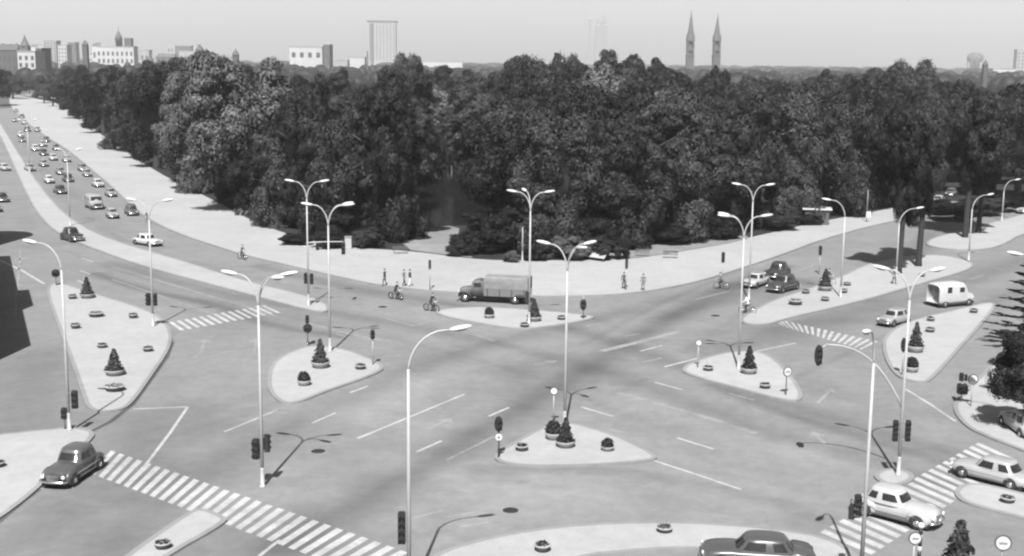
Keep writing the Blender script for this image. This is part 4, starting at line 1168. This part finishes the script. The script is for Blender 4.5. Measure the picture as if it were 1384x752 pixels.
# the two median trees, clean trunks
tree_px(1214, 371, 128, 95, 'dark', 'left one of the two tall clean-trunked trees on the far right median', bottom=.30, dy=0, group='tall trees on the far right median', tw=.5)
tree_px(1241, 361, 120, 80, 'leaf', 'right one of the two tall clean-trunked trees on the far right median', bottom=.26, dy=0, group='tall trees on the far right median', tw=.5)
tree_px(1304, 322, 100, 110, 'leaf', 'tree with a tall dark trunk behind the far right lamp', bottom=.24, dy=0, group='trees along the far right pavement', tw=.55)
tree_px(1322, 316, 120, 90, 'dark', 'tree with a leaning dark trunk right of its neighbour, far right', bottom=.24, dy=0, group='trees along the far right pavement', tw=.55)
tree_px(1375, 282, 110, 120, 'leaf', 'dense tree at the far right edge beyond the last lamp', bottom=.05, dy=0, group='trees along the far right pavement')
tree_px(1340, 270, 100, 110, 'dark', 'dark tree between the far right lamps', bottom=.05, dy=3, group='trees along the far right pavement')
tree_px(1415, 275, 95, 130, 'leaf', 'tree just beyond the right edge, its crown reaching in', bottom=.05, dy=3, group='trees along the far right pavement')
# filler rows: the wood behind
sky_x = [-60,0,60,100,130,190,230,290,320,350,400,430,460,480,520,555,575,610,640,680,720,760,800,840,880,905,940,970,990,1010,1040,1100,1150,1190,1230,1280,1310,1350,1384,1500]
sky_y = [112,112,116,104,92,82,74,72,78,70,84,96,86,92,84,70,82,80,92,76,60,66,64,56,66,88,88,80,92,100,84,86,92,72,82,92,106,110,104,100]
fr_x = [p[0] for p in front]+[1320, 1384, 1500]; fr_y = [G(*p).y for p in front]+[G(1320,262).y, G(1384,262).y, G(1500,262).y]
LM = ['under the low left skyline', 'under the left cupola house', 'left of the pale chestnut', 'behind the pale chestnut', 'under the white skyline block', 'under the dark skyline slab', 'just left of the pale tower', 'under the pale tower', 'left of the pond gap', 'over the pond gap', 'right of the pond gap', 'above the lorry', 'left of the faint domed tower', 'under the faint domed tower', 'left of the church spires', 'under the church spires', 'right of the church spires', 'above the far twin lamp', 'above the single far lamp', 'left of the median trees', 'behind the tall median trees', 'under the water tower', 'under the far right white house', 'at the right edge']
ROWS = ['first', 'second', 'third', 'fourth', 'fifth', 'rearmost']
USED = {}
def wood_label(px, row, kind, w):
    i = int(np.clip((px-90)/(1384-90)*len(LM), 0, len(LM)-1))
    sz = 'narrow' if w < 13 else ('medium' if w < 15.2 else 'broad')
    return '%s %s-crowned wood tree, %s row back, %s' % ({'dark': 'dark', 'leaf': 'grey', 'pale': 'pale'}[kind], sz, ROWS[row], LM[i])
WOOD = 'dark leafy tree among the dense park wood behind the front row'
for row_i, (off, gap, drop) in enumerate(((15,72,66),(34,72,46),(54,68,28),(78,62,13),(108,52,4),(150,46,0))):
    px = 105 + rng.random()*40
    while px < 1430:
        d = min(np.interp(px, fr_x, fr_y)+off+rng.uniform(-5, 5), 650)
        ty = np.interp(px, sky_x, sky_y)+drop*rng.uniform(.7, 1.3)+rng.uniform(-2, 12)
        if not (548 < px < 632 and d < 268):
            p = at(px, d); h = max(9, hgt(px, ty, d)); w = rng.uniform(11.5, 17.5)
            q = rng.random(); kind = 'dark' if q < .34 else ('pale' if q < .44 and row_i < 4 else 'leaf')
            tree(p, h, w, kind, wood_label(px, row_i, kind, w), 'trees of the park wood', bottom=.1)
        px += gap*rng.uniform(.7, 1.3)
# far bank trees of the pond
tree(at(600, 272), hgt(600, 112, 272), 19, 'pale', 'pale drooping tree on the far bank of the pond', 'trees round the pond', .12)
tree(at(560, 275), hgt(560, 150, 275), 15, 'dark', 'dark tree on the far bank, left end of the pond opening', 'trees round the pond', .05)
tree(at(635, 262), hgt(635, 130, 262), 15, 'leaf', 'mid grey tree on the far bank, right end of the pond opening', 'trees round the pond', .05)
tree(at(606, 292), hgt(606, 105, 292), 16, 'dark', 'dark tree closing the view behind the pond, right of centre of the gap', 'trees round the pond', .0)
tree(at(584, 300), hgt(584, 108, 300), 15, 'leaf', 'grey tree closing the view behind the pond, middle of the gap', 'trees round the pond', .0)
# far left boulevard trees
for i, (px, d, ty, w) in enumerate([(4,720,92,18),(18,700,98,16),(-12,600,88,22),(40,780,108,12),(52,760,106,14),(66,740,100,15),(78,700,96,16),(92,660,86,18),(104,620,82,18),(60,640,112,12),(86,560,104,14),(104,480,100,15),(116,430,92,15),(72,600,110,10)]):
    tree(at(px, d), hgt(px, ty, d), w, ('dark', 'leaf')[i % 2], '%s distant tree at the far end of the left boulevard, %s from the left' % (('dark','grey')[i % 2], ORD[sorted([4,18,-12,40,52,66,78,92,104,60,86,105,116,72]).index(px if px != 104 or d > 500 else 105)]), 'distant trees at the boulevard end', .05)
b = MB()
for i in range(1100):
    d_ = rng.uniform(900, 2600); px_ = rng.uniform(-150, 1550); p_ = at(px_, d_)
    hh_ = rng.uniform(10, 18) ; w_ = rng.uniform(6, 13)
    b.ell((p_.x, p_.y, hh_*.45), (w_, w_*.8, hh_*.55), M['leaf_dark'], 9, 6)
for i in range(600):
    d_ = rng.uniform(2600, 7000); px_ = rng.uniform(-150, 1550); p_ = at(px_, d_)
    hh_ = rng.uniform(13, 21); w_ = rng.uniform(18, 42)
    b.ell((p_.x, p_.y, hh_*.45), (w_, w_*.8, hh_*.55), M['leaf_dark'], 8, 5)
tag(b.build('distant_wood'), 'hazy low treetops filling the ground beyond the park', kind='stuff')
# skyline accents
for px, d, ty, w, lab in [(552,330,68,13,'round tree top rising left of the pond gap on the skyline'),(612,340,78,14,'dark round tree top on the skyline right of the pale tower'),(458,330,82,8,'small dark tree top against the white block on the skyline'),(968,300,76,8,'dark slim tree top below the right church spire'),(1188,300,70,16,'broad rounded tree top on the right skyline'),(1222,320,76,16,'second rounded tree top on the right skyline'),(840,280,55,15,'highest tree top on the skyline, middle of the wood'),(715,280,60,17,'wide tree top on the skyline left of the faint tower'),(230,300,72,18,'flat tree top on the skyline left of the pale chestnut')]:
    tree(at(px, d), hgt(px, ty, d), w, 'dark' if px in (458, 612, 968) else 'leaf', lab, 'tree tops on the skyline', .1)
# right-edge clipped trees near the camera
p = G(1390, 585); tree(p, hgt(1392, 436, p.y), 6.0, 'fine', 'clipped round-headed dark tree at the right edge above the parked cars', 'dark trees at the right edge', .05, seed=0)
p = G(1378, 540); tree(p, 4.2, 3.6, 'fine', 'low dark round tree in the black foliage group, nearest the road, right edge', 'dark trees at the right edge', .0, seed=0)
p = G(1404, 545); tree(p, hgt(1400, 430, p.y), 6.6, 'fine', 'dark tree standing just behind its clipped neighbour at the right edge', 'dark trees at the right edge', .05, seed=0)
# spiky fir
root = empty('fir_tree', G(1392, 468, .1)); tag(root, 'dark fir with spiky level branches at the right edge', 'tree', 'dark trees at the right edge')
b = MB(); b.tube([(0,0,0), (0,0,8.2)], [.2,.03], M['bark'], 8); b.build('trunk', root)
b = MB()
for k in range(70):
    z = .6+7.4*k/70; ln = 3.9*(1-(k/73))+.3; a = k*2.4; u = Vector((math.cos(a), math.sin(a), 0))
    for j in range(60):
        t = rng.random(); wd = .35*(1-t)+.08
        pp = u*ln*t+Vector((-u.y, u.x, 0))*rng.uniform(-wd, wd)*1.2+Vector((0,0,z+.25*t-.1*rng.random()))
        nn = Vector((rng.normal(0,.3), rng.normal(0,.3), 1)).normalized(); aa = (u+Vector((-u.y,u.x,0))*rng.uniform(-.8,.8)).normalized(); cc = nn.cross(aa)
        s = .30; b.add([pp-aa*s, pp-cc*s*.4, pp+aa*s, pp+cc*s*.3], [(0,1,2,3)], M['leaf_dark'])
b.build('branches', root)
# foreground small conifer bottom right
g = G(1292, 800)
PKt = PK3['tree'][0].put(g, 1.0, 'spiky young conifer in a bowl at the bottom right edge', 'planter', 'planters on the traffic islands', scale=1.45)
# shrubs in front of the park
def bush(px, py, w, h, label, kind='leaf'):
    root = empty('bush', G(px, py, .15)); tag(root, label, 'bush', 'bushes at the park edge')
    c = bpy.data.objects.new('foliage', CM[kind][NT[0] % len(CM[kind])]); NT[0] += 1; c.rotation_euler.z = NT[0]*1.7; COL.objects.link(c); c.parent = root
    c.scale = (w/2, w/2, h/2*1.15); c.location = (0, 0, h/2*.85); return root
for px, py, w, h, lab, k in [(728,352,3.5,2.2,'low bush left of the sloping board by the flower beds','leaf'),(768,350,5,2.8,'pale bush behind the sloping board by the flower beds','pale'),(815,350,4.5,3.2,'round dark bush right of the sloping board','leaf'),(838,350,2.6,2.6,'smaller bush next to the round dark one','leaf'),
    (690,354,2.2,1.4,'small flowering bush at the foot of the low tree','pale'),(622,345,4,1.8,'low dark bush by the pond path','dark'),(270,250,4,3,'bush at the promenade edge under the chestnut','leaf'),(280,262,3,3,'slim pale bush on the promenade side of the chestnut','pale'),(1085,302,8,2.0,'low bush beside the kiosk roof on the right','dark'),(1050,310,7,3.2,'dark bush behind the right twin lamps','leaf'),(445,334,5,2.4,'bush in the shade behind the gantry arm','dark'),(500,334,5,2.6,'pale-tipped bush left of the pond trunk','leaf'),(402,330,5,1.5,'low hedge-like bush at the promenade, left of the gantry','dark'),
    (1262,288,7,2.6,'bush mass under the far right trees, left','dark'),(1285,296,8,2.8,'bush mass under the far right trees, middle','dark'),(1330,290,8,3.0,'bush mass under the far right trees, right','leaf'),(1362,285,7,3.,'bush behind the last far right lamp','dark'),(1400,282,8,3.5,'bush beyond the right edge of the view','leaf')]:
    bush(px, py, w, h, lab, k)

for i in range(26):
    px = 250+i*36+rng.uniform(-16, 16)
    if 545 < px < 640: continue
    yb = np.interp(px, fr_x, [p[1] for p in front]+[262, 262, 262])-9-rng.uniform(0, 9)
    h_ = rng.uniform(2.2, 6)
    bush(px, yb, rng.uniform(4, 8), h_, '%s undergrowth bush %s front park trees, %s' % (('low', 'tall')[h_ > 4], ('under', 'at the foot of')[i % 2], LM[int(np.clip((px-90)/(1384-90)*len(LM), 0, len(LM)-1))]), 'dark')
# small park furniture
root = empty('notice_board', G(806, 352, .15), R(-40)); root.scale = (.75,.75,.75); tag(root, 'sloping pale board standing among bushes at the park edge', 'board')
b = MB()
for s in (-1.3, 1.3): b.box((s,0,.5), (.12,.12,1.0), M['grey'])
b.build('legs', root)
b = MB(); b.add([(-1.8,-.5,.5),(1.8,-.5,.5),(1.8,.7,1.5),(-1.8,.7,1.5),(-1.8,-.45,.42),(1.8,-.45,.42),(1.8,.75,1.42),(-1.8,.75,1.42)], [(0,1,2,3),(7,6,5,4),(0,4,5,1),(1,5,6,2),(2,6,7,3),(3,7,4,0)], M['white']); b.build('panel', root)
root = empty('kiosk', G(1103, 303, .12), R(-10)); tag(root, 'small dark kiosk with a pale flat roof under the right trees', 'kiosk')
b = MB(); b.box((0,0,1.1), (3.4,2.2,2.2), M['dgrey']); b.build('wall', root)
b = MB(); b.box((0,0,2.3), (4.2,2.9,.16), M['head']); b.build('roof', root)
for s in (-.8, .8):
    b = MB(); b.box((s,-1.12,1.35), (1.1,.04,.9), M['win']); b.build('window', root)
b = MB(); b.tube([(0,0,0),(0,0,4.8)], .06, M['grey'], 6)
root = empty('sign_post', G(1171, 300, .12)); tag(root, 'thin pole with a small pale plate at the far right promenade', 'sign post'); b.build('pole', root)
b = MB(); b.box((.25,-.06,1.1), (.7,.04,.9), M['head']); b.build('plate', root)
root = empty('advertising_pillar', G(471, 336, .15)); tag(root, 'small pale box pillar in front of the dark trees by the gantry', 'pillar')
b = MB(); b.box((0,0,.7), (.8,.6,1.4), M['white']); b.build('body', root); b = MB(); b.box((0,0,1.45), (.95,.75,.1), M['grey']); b.build('cap', root)
def bench(px, py, rz, label):
    root = empty('park_bench', G(px, py, .12), rz); tag(root, label, 'bench', 'benches on the promenade')
    for k in range(3): b = MB(); b.box((0,-.2+k*.16,.45), (1.8,.12,.04), M['dgrey']); b.build('seat_slat', root)
    for k in range(2): b = MB(); b.box((0,.3,.62+k*.17), (1.8,.04,.12), M['dgrey']); b.build('back_slat', root)
    for s in (-.75, .75): b = MB(); b.box((s,.02,.22), (.06,.5,.43), M['grey']); b.build('leg', root)
bench(541, 343, R(10), 'dark bench on the promenade before the pond path')
bench(868, 347, R(-5), 'bench on the pale clearing right of the bushes')
bench(906, 349, R(-8), 'low bench farther right on the pale clearing')
bench(252, 240, R(-40), 'bench at the edge of the left promenade below the chestnut')

# ------------------------------------------------------------------ buildings
def block(px0, px1, ytop, d, m='wall_white', label='', depth=14., roof='flat', rows=0, cols=0, cat='building', yo=0, name='apartment_building', group=None):
    d = d*2 if 840 <= d < 3000 else (7500 if d >= 3000 else (d*1.3 if d > 700 else d)); depth *= 1 if d < 700 else 1.5
    a, c = at(px0, d), at(px1, d); w = (c-a).length; h = hgt((px0+px1)/2, ytop, d)
    root = empty(name, ((a.x+c.x)/2, d+depth/2, 0)); tag(root, label, cat, group)
    b = MB(); b.box((0,0,h/2), (w,depth,h), M[m]); b.build('wall', root)
    if roof == 'flat': rt_ = max(.8, d*.0006); b = MB(); b.box((0,0,h+rt_/2), (w+rt_,depth+.8,rt_), M['wall_pale']); b.build('roof', root)
    elif roof == 'gable':
        b = MB(); r = min(w*.25, 6); b.add([(-w/2-.5,-depth/2-.5,h),(w/2+.5,-depth/2-.5,h),(w/2+.5,depth/2+.5,h),(-w/2-.5,depth/2+.5,h),(-w/2+2,0,h+r),(w/2-2,0,h+r)], [(0,1,5,4),(2,3,4,5),(1,2,5),(3,0,4),(3,2,1,0)], M['roof_dark']); b.build('roof', root)
        for s in (-.25, .3): b = MB(); b.box((w*s,1,h+r*.8), (1.2,1.2,3), M['wall_dark']); b.build('chimney', root)
    if rows:
        wd = bpy.data.meshes.new('window'); mb = MB(); k_ = max(1., h/rows/4.2) if rows > 1 else d/500; mb.box((0,0,0), (w/cols*.45,.2,1.9*k_), M['win']); wd = mb.mesh('window')
        for i in range(rows):
            for j in range(cols):
                o = bpy.data.objects.new('window', wd); COL.objects.link(o); o.parent = root
                o.location = ((j+.5)/cols*w-w/2, -depth/2-.06, h-3*k_-i*3.4*k_)
    return root, w, h, depth
def spire(root, x, y, z0, w, h, m='roof_dark', name='spire', n=8):
    b = MB(); b.lathe([(w/2,0),(w*.52,h*.04),(w*.3,h*.35),(w*.12,h*.7),(.06,h)], M[m], n, (x,y,z0), False); return b.build(name, root)
r_, w, h, dp = block(26,50,70,760,'wall_white','white corner house with a dark onion-pointed turret at the boulevard end',rows=4,cols=3)
b = MB(); b.box((-w*.25,-3,h+2), (6.5,6.5,4), M['roof_dark']); b.build('turret', r_)
spire(r_, -w*.25, -3, h+4, 8, hgt(33,46,988)-h-4)
block(-8,25,68,790,'wall_dark','dark gabled house behind the trees at the far left',roof='gable',rows=3,cols=5)
block(51,59,66,800,'wall_dark','narrow brownish house right of the white turreted corner house')
block(61,78,56,1000,'wall_pale','tall pale slab block on the far left skyline',rows=10,cols=4)
block(80,92,62,900,'wall_white','lower white block right of the tall pale slab, far left',rows=6,cols=3)
r_, w, h, dp = block(93,104,58,1300,'wall_dark','grey roof block poking above the left trees')
r_, w, h, dp = block(132,182,64,900,'wall_white','white palace-like house with a cupola above the left trees',rows=3,cols=8)
b = MB(); b.lathe([(5,0),(5,10),(5.6,10.4),(4.2,16),(1.8,21),(.6,23),(.1,30)], M['roof_dark'], 12, (w*.05,0,h)); b.build('cupola', r_)
b = MB(); b.box((w*.32,0,h+7), (10,10,12), M['wall_dark']); b.build('stair_tower', r_)
b = MB(); b.box((-w*.2,0,h+4), (w*.4,12,8), M['wall_pale']); b.build('attic_storey', r_)
for px, yt, d, wd, lab in [(118,54,1000,4,'slim dark turret on the left skyline'),(272,60,900,4.,'slim dark turret above the flat tree tops'),(320,66,800,3.5,'short dark chimney stack left of the chestnut top'),(205,74,800,3,'little dark stack between the skyline houses'),(1214+115,80,900,3,'tiny dark stack on the far right skyline')]:
    p = at(px, d); h = hgt(px, yt, d); root = empty('turret', p); tag(root, lab, 'turret')
    b = MB(); b.box((0,0,h/2-2), (wd,wd,h-4), M['wall_dark']); b.build('shaft', root); b = MB(); b.lathe([(wd*.7,0),(wd*.5,1.5),(.1,4)], M['roof_dark'], 8, (0,0,h-4), False); b.build('cap', root)
block(186,226,76,1300,'wall_pale','low pale block behind the trees left of the flat-topped one',rows=3,cols=8)
block(227,268,61,1700,'wall_pale','long faint block on the skyline over the left trees',rows=3,cols=9)
block(392,436,64,850,'wall_white','white block with a row of dark windows above the chestnut',rows=1,cols=4)
block(437.5,446,61,840,'wall_dark','tall dark wall slab at the right end of the white block',depth=20)
block(447,470,82,1000,'wall_pale','pale lower block right of the dark slab')
block(473,493,78,900,'wall_white','small white block left of the pale tower')
block(496,497.5,70,880,'wall_dark','thin dark mast-like chimney left of the pale tower', name='chimney_stack', cat='chimney', depth=2)
r_, w, h, dp = block(498,535,32,1900,'wall_pale','tall pale office tower on the skyline left of middle',rows=16,cols=8,depth=25)
b = MB(); b.box((-w*.36,-dp/2-1.0,h/2), (w*.12,2,h), M['wall_dark']); b.build('stair_shaft', r_)
b = MB(); b.box((0,0,h+6), (w*1.1,dp*1.05,5), M['wall_dark']); b.build('roof_crown', r_)
block(560,625,84,1200,'wall_white','long low white building behind the skyline trees right of the tower',rows=1,cols=10)
SK = sorted([(rng.uniform(-10, 330), rng.uniform(8, 26), rng.uniform(62, 80), rng.uniform(900, 1600), rng.integers(3), rng.random()) for _ in range(14)])
for i, (px, w_, yt, d, mi, q) in enumerate(SK):
    block(px, px+w_, yt, d, ('wall_white', 'wall_pale', 'wall_dark')[mi], 'hazy %s background house low on the left skyline, %s from the left' % (('white', 'pale', 'dark')[mi], ORD[i]), roof='gable' if q < .5 else 'flat', rows=2, cols=4, group='hazy houses of the left skyline')
# faint far tower with stepped top
r_, w, h, dp = block(804,820,34,5200,'wall_dark','faint rounded hazy tower on the middle skyline',depth=40,rows=10,cols=5)
b = MB(); b.lathe([(w*.46,0),(w*.44,18),(w*.3,40),(w*.1,55)], M['wall_dark'], 14, (0,0,h), True); b.build('dome', r_)
block(794.5,798.5,26,5200,'wall_dark','very faint slim tower left of the rounded hazy one',depth=15)
# church spires
for px, yt, lab in ((931.5,13,'left one of the twin church spires on the skyline'),(967,18,'right one of the twin church spires on the skyline')):
    d = 1800; p = at(px, d); H_ = hgt(px, yt, d); root = empty('church_tower', p); tag(root, lab, 'church tower', 'twin church spires')
    u = 1/F*d
    zb = hgt(px, 76, d); zc = hgt(px, 56, d); wd = 9*u
    b = MB(); b.box((0,0,zb/2), (wd*1.1,wd*1.1,zb), M['wall_dark']); b.build('shaft', root)
    b = MB(); b.box((0,0,zb+.5), (wd*1.25,wd*1.25,1.), M['wall_dark']); b.build('cornice', root)
    for s in (-1, 1):
        for s2 in (-1, 1):
            b = MB(); b.box((s*wd*.42,s2*wd*.42,(zb+zc)/2), (wd*.22,wd*.22,zc-zb), M['wall_dark']); b.build('belfry_pillar', root)
    b = MB(); b.box((0,0,(zb+zc)/2), (wd*.45,wd*.45,zc-zb), M['wall_dark']); b.build('belfry_core', root)
    b = MB(); b.box((0,0,(zb+zc)/2-1), (wd*.9,wd*.9,(zc-zb)*.22), M['wall_dark']); b.build('belfry_floor', root)
    b = MB(); b.box((0,0,zc+.6), (wd*1.2,wd*1.2,1.4), M['wall_dark']); b.build('upper_cornice', root)
    b = MB(); hh = H_-zc-1.2; b.lathe([(wd*.6,0),(wd*.56,hh*.08),(wd*.38,hh*.35),(wd*.2,hh*.62),(wd*.07,hh*.85),(.1,hh)], M['roof_dark'], 8, (0,0,zc+1.2), False); b.build('spire', root)
    for s in (-1, 1):
        for s2 in (-1, 1): b = MB(); b.lathe([(wd*.12,0),(.05,hh*.25)], M['roof_dark'], 6, (s*wd*.5,s2*wd*.5,zc+1.2), False); b.build('pinnacle', root)
# right skyline
p = at(1317, 4200); root = empty('gas_holder', p); tag(root, 'round pale water tower on the right skyline', 'water tower')
hh = hgt(1317, 71, 4200); w = 21/F*4200
b = MB(); b.lathe([(w*.3,0),(w*.3,hh-34),(w*.5,hh-26),(w*.5,hh-12),(w*.36,hh-3),(w*.1,hh)], M['wall_dark'], 18); b.build('tank', root)
root.name = 'water_tower'
for k in range(8):
    a = k*math.pi/4; b = MB(); b.tube([(math.cos(a)*w*.42, math.sin(a)*w*.42, 0), (math.cos(a)*w*.5, math.sin(a)*w*.5, hh-26)], 1.4, M['wall_dark'], 6); b.build('column', root)
block(1342,1372,94,1200,'wall_white','low white building on the far right skyline',rows=1,cols=6)
block(1373,1400,68,1600,'wall_pale','pale stepped building cut by the right edge of the skyline',rows=6,cols=5)
# houses by the far right road, glimpsed between trunks
block(1268,1298,243,330,'wall_dark','dark house front glimpsed between the far right trunks',depth=8,rows=1,cols=3)
# houses just left of the view that throw the black shade on the left street
def shade_house(cx, cz, length, h, label, chim, dv):
    dirv = dv; nrm = Vector((-dirv.y, dirv.x, 0))
    o = Vector((cx, cz, 0)) + dirv*length/2 + nrm*7
    root = empty('town_house', o, math.atan2(dirv.y, dirv.x)); tag(root, label, 'building', 'town houses just outside the left edge')
    b = MB(); b.box((0,0,h/2), (length,14,h), M['wall_pale']); b.build('wall', root)
    b = MB(); b.add([(-length/2,-7,h),(length/2,-7,h),(length/2,7,h),(-length/2,7,h),(-length/2+3,0,h+3),(length/2-3,0,h+3)], [(0,1,5,4),(2,3,4,5),(1,2,5),(3,0,4)], M['roof_dark']); b.build('roof', root)
    for u, ww, hh in chim:
        b = MB(); b.box((-length/2+u,-6.2,h+hh/2), (ww,1.6,hh), M['wall_dark']); b.build('chimney', root)
    for i in range(3):
        for j in range(int(length/3.2)):
            b = MB(); b.box((-length/2+1.6+j*3.2,-7.02,2+i*3.6), (1.2,.1,1.8), M['win']); b.build('window', root)
    return root
tip = G(42, 467); e1 = G(36, 416); e2 = G(34, 394); end = G(4, 343); ct = math.cos(SUN_EL)/math.sin(SUN_EL)
dv = (G(31, 420)-tip).normalized()
u1 = (e1-tip).dot(dv); u2 = (e2-tip).dot(dv)
shade_house(tip.x-12*ct*math.sin(SUN_AZ), tip.y-12*ct*math.cos(SUN_AZ), (end-tip).length-2, 12, 'pale town house left of the street, throwing the stepped black shade', [((u1+u2)/2-1, u2-u1, 2.6)], dv)
root = empty('round_tower_house', (-68.2, 152, 0)); tag(root, 'round corner tower left of the view, throwing the blunt black shade', 'building')
b = MB(); b.lathe([(4.6,0),(4.6,12.5),(4.2,13.4),(1,15)], M['wall_pale'], 24); b.build('wall', root)
b = MB(); b.box((-10,-2,5.5), (14,10,11), M['wall_pale']); b.build('wing', root)

# labels that two or three look-alikes share: add which one it is, from left to right
same = {}
for o in bpy.data.objects:
    if not o.parent and o.get('label') and o.get('group') in ('trees of the park wood', 'bushes at the park edge'): same.setdefault(o['label'], []).append(o)
for lb, os_ in same.items():
    if len(os_) > 1:
        os_.sort(key=lambda q: q.location.x/q.location.y)
        for o, w_ in zip(os_, (('left one', 'right one') if len(os_) == 2 else ('left one', 'middle one', 'right one', 'last one'))): o['label'] = lb+', '+w_
# ------------------------------------------------------------------ haze
def haze(dens):
    m = bpy.data.materials.new('haze'); m.use_nodes = True; t = m.node_tree
    t.nodes.remove(t.nodes['Principled BSDF']); v = t.nodes.new('ShaderNodeVolumePrincipled')
    v.inputs['Density'].default_value = dens; v.inputs['Color'].default_value = (1,1,1,1); v.inputs['Anisotropy'].default_value = 0.0
    t.links.new(v.outputs[0], t.nodes['Material Output'].inputs['Volume'])
    b = MB(); b.add([(-6000,-120,-1),(6000,-120,-1),(7000,8500,-1),(-7000,8500,-1),(-6000,-120,430),(6000,-120,430),(7000,8500,430),(-7000,8500,430)],
        [(3,2,1,0),(4,5,6,7),(0,1,5,4),(1,2,6,5),(2,3,7,6),(3,0,4,7)], m)
    tag(b.build('haze'), kind='stuff')
haze(0.000075)
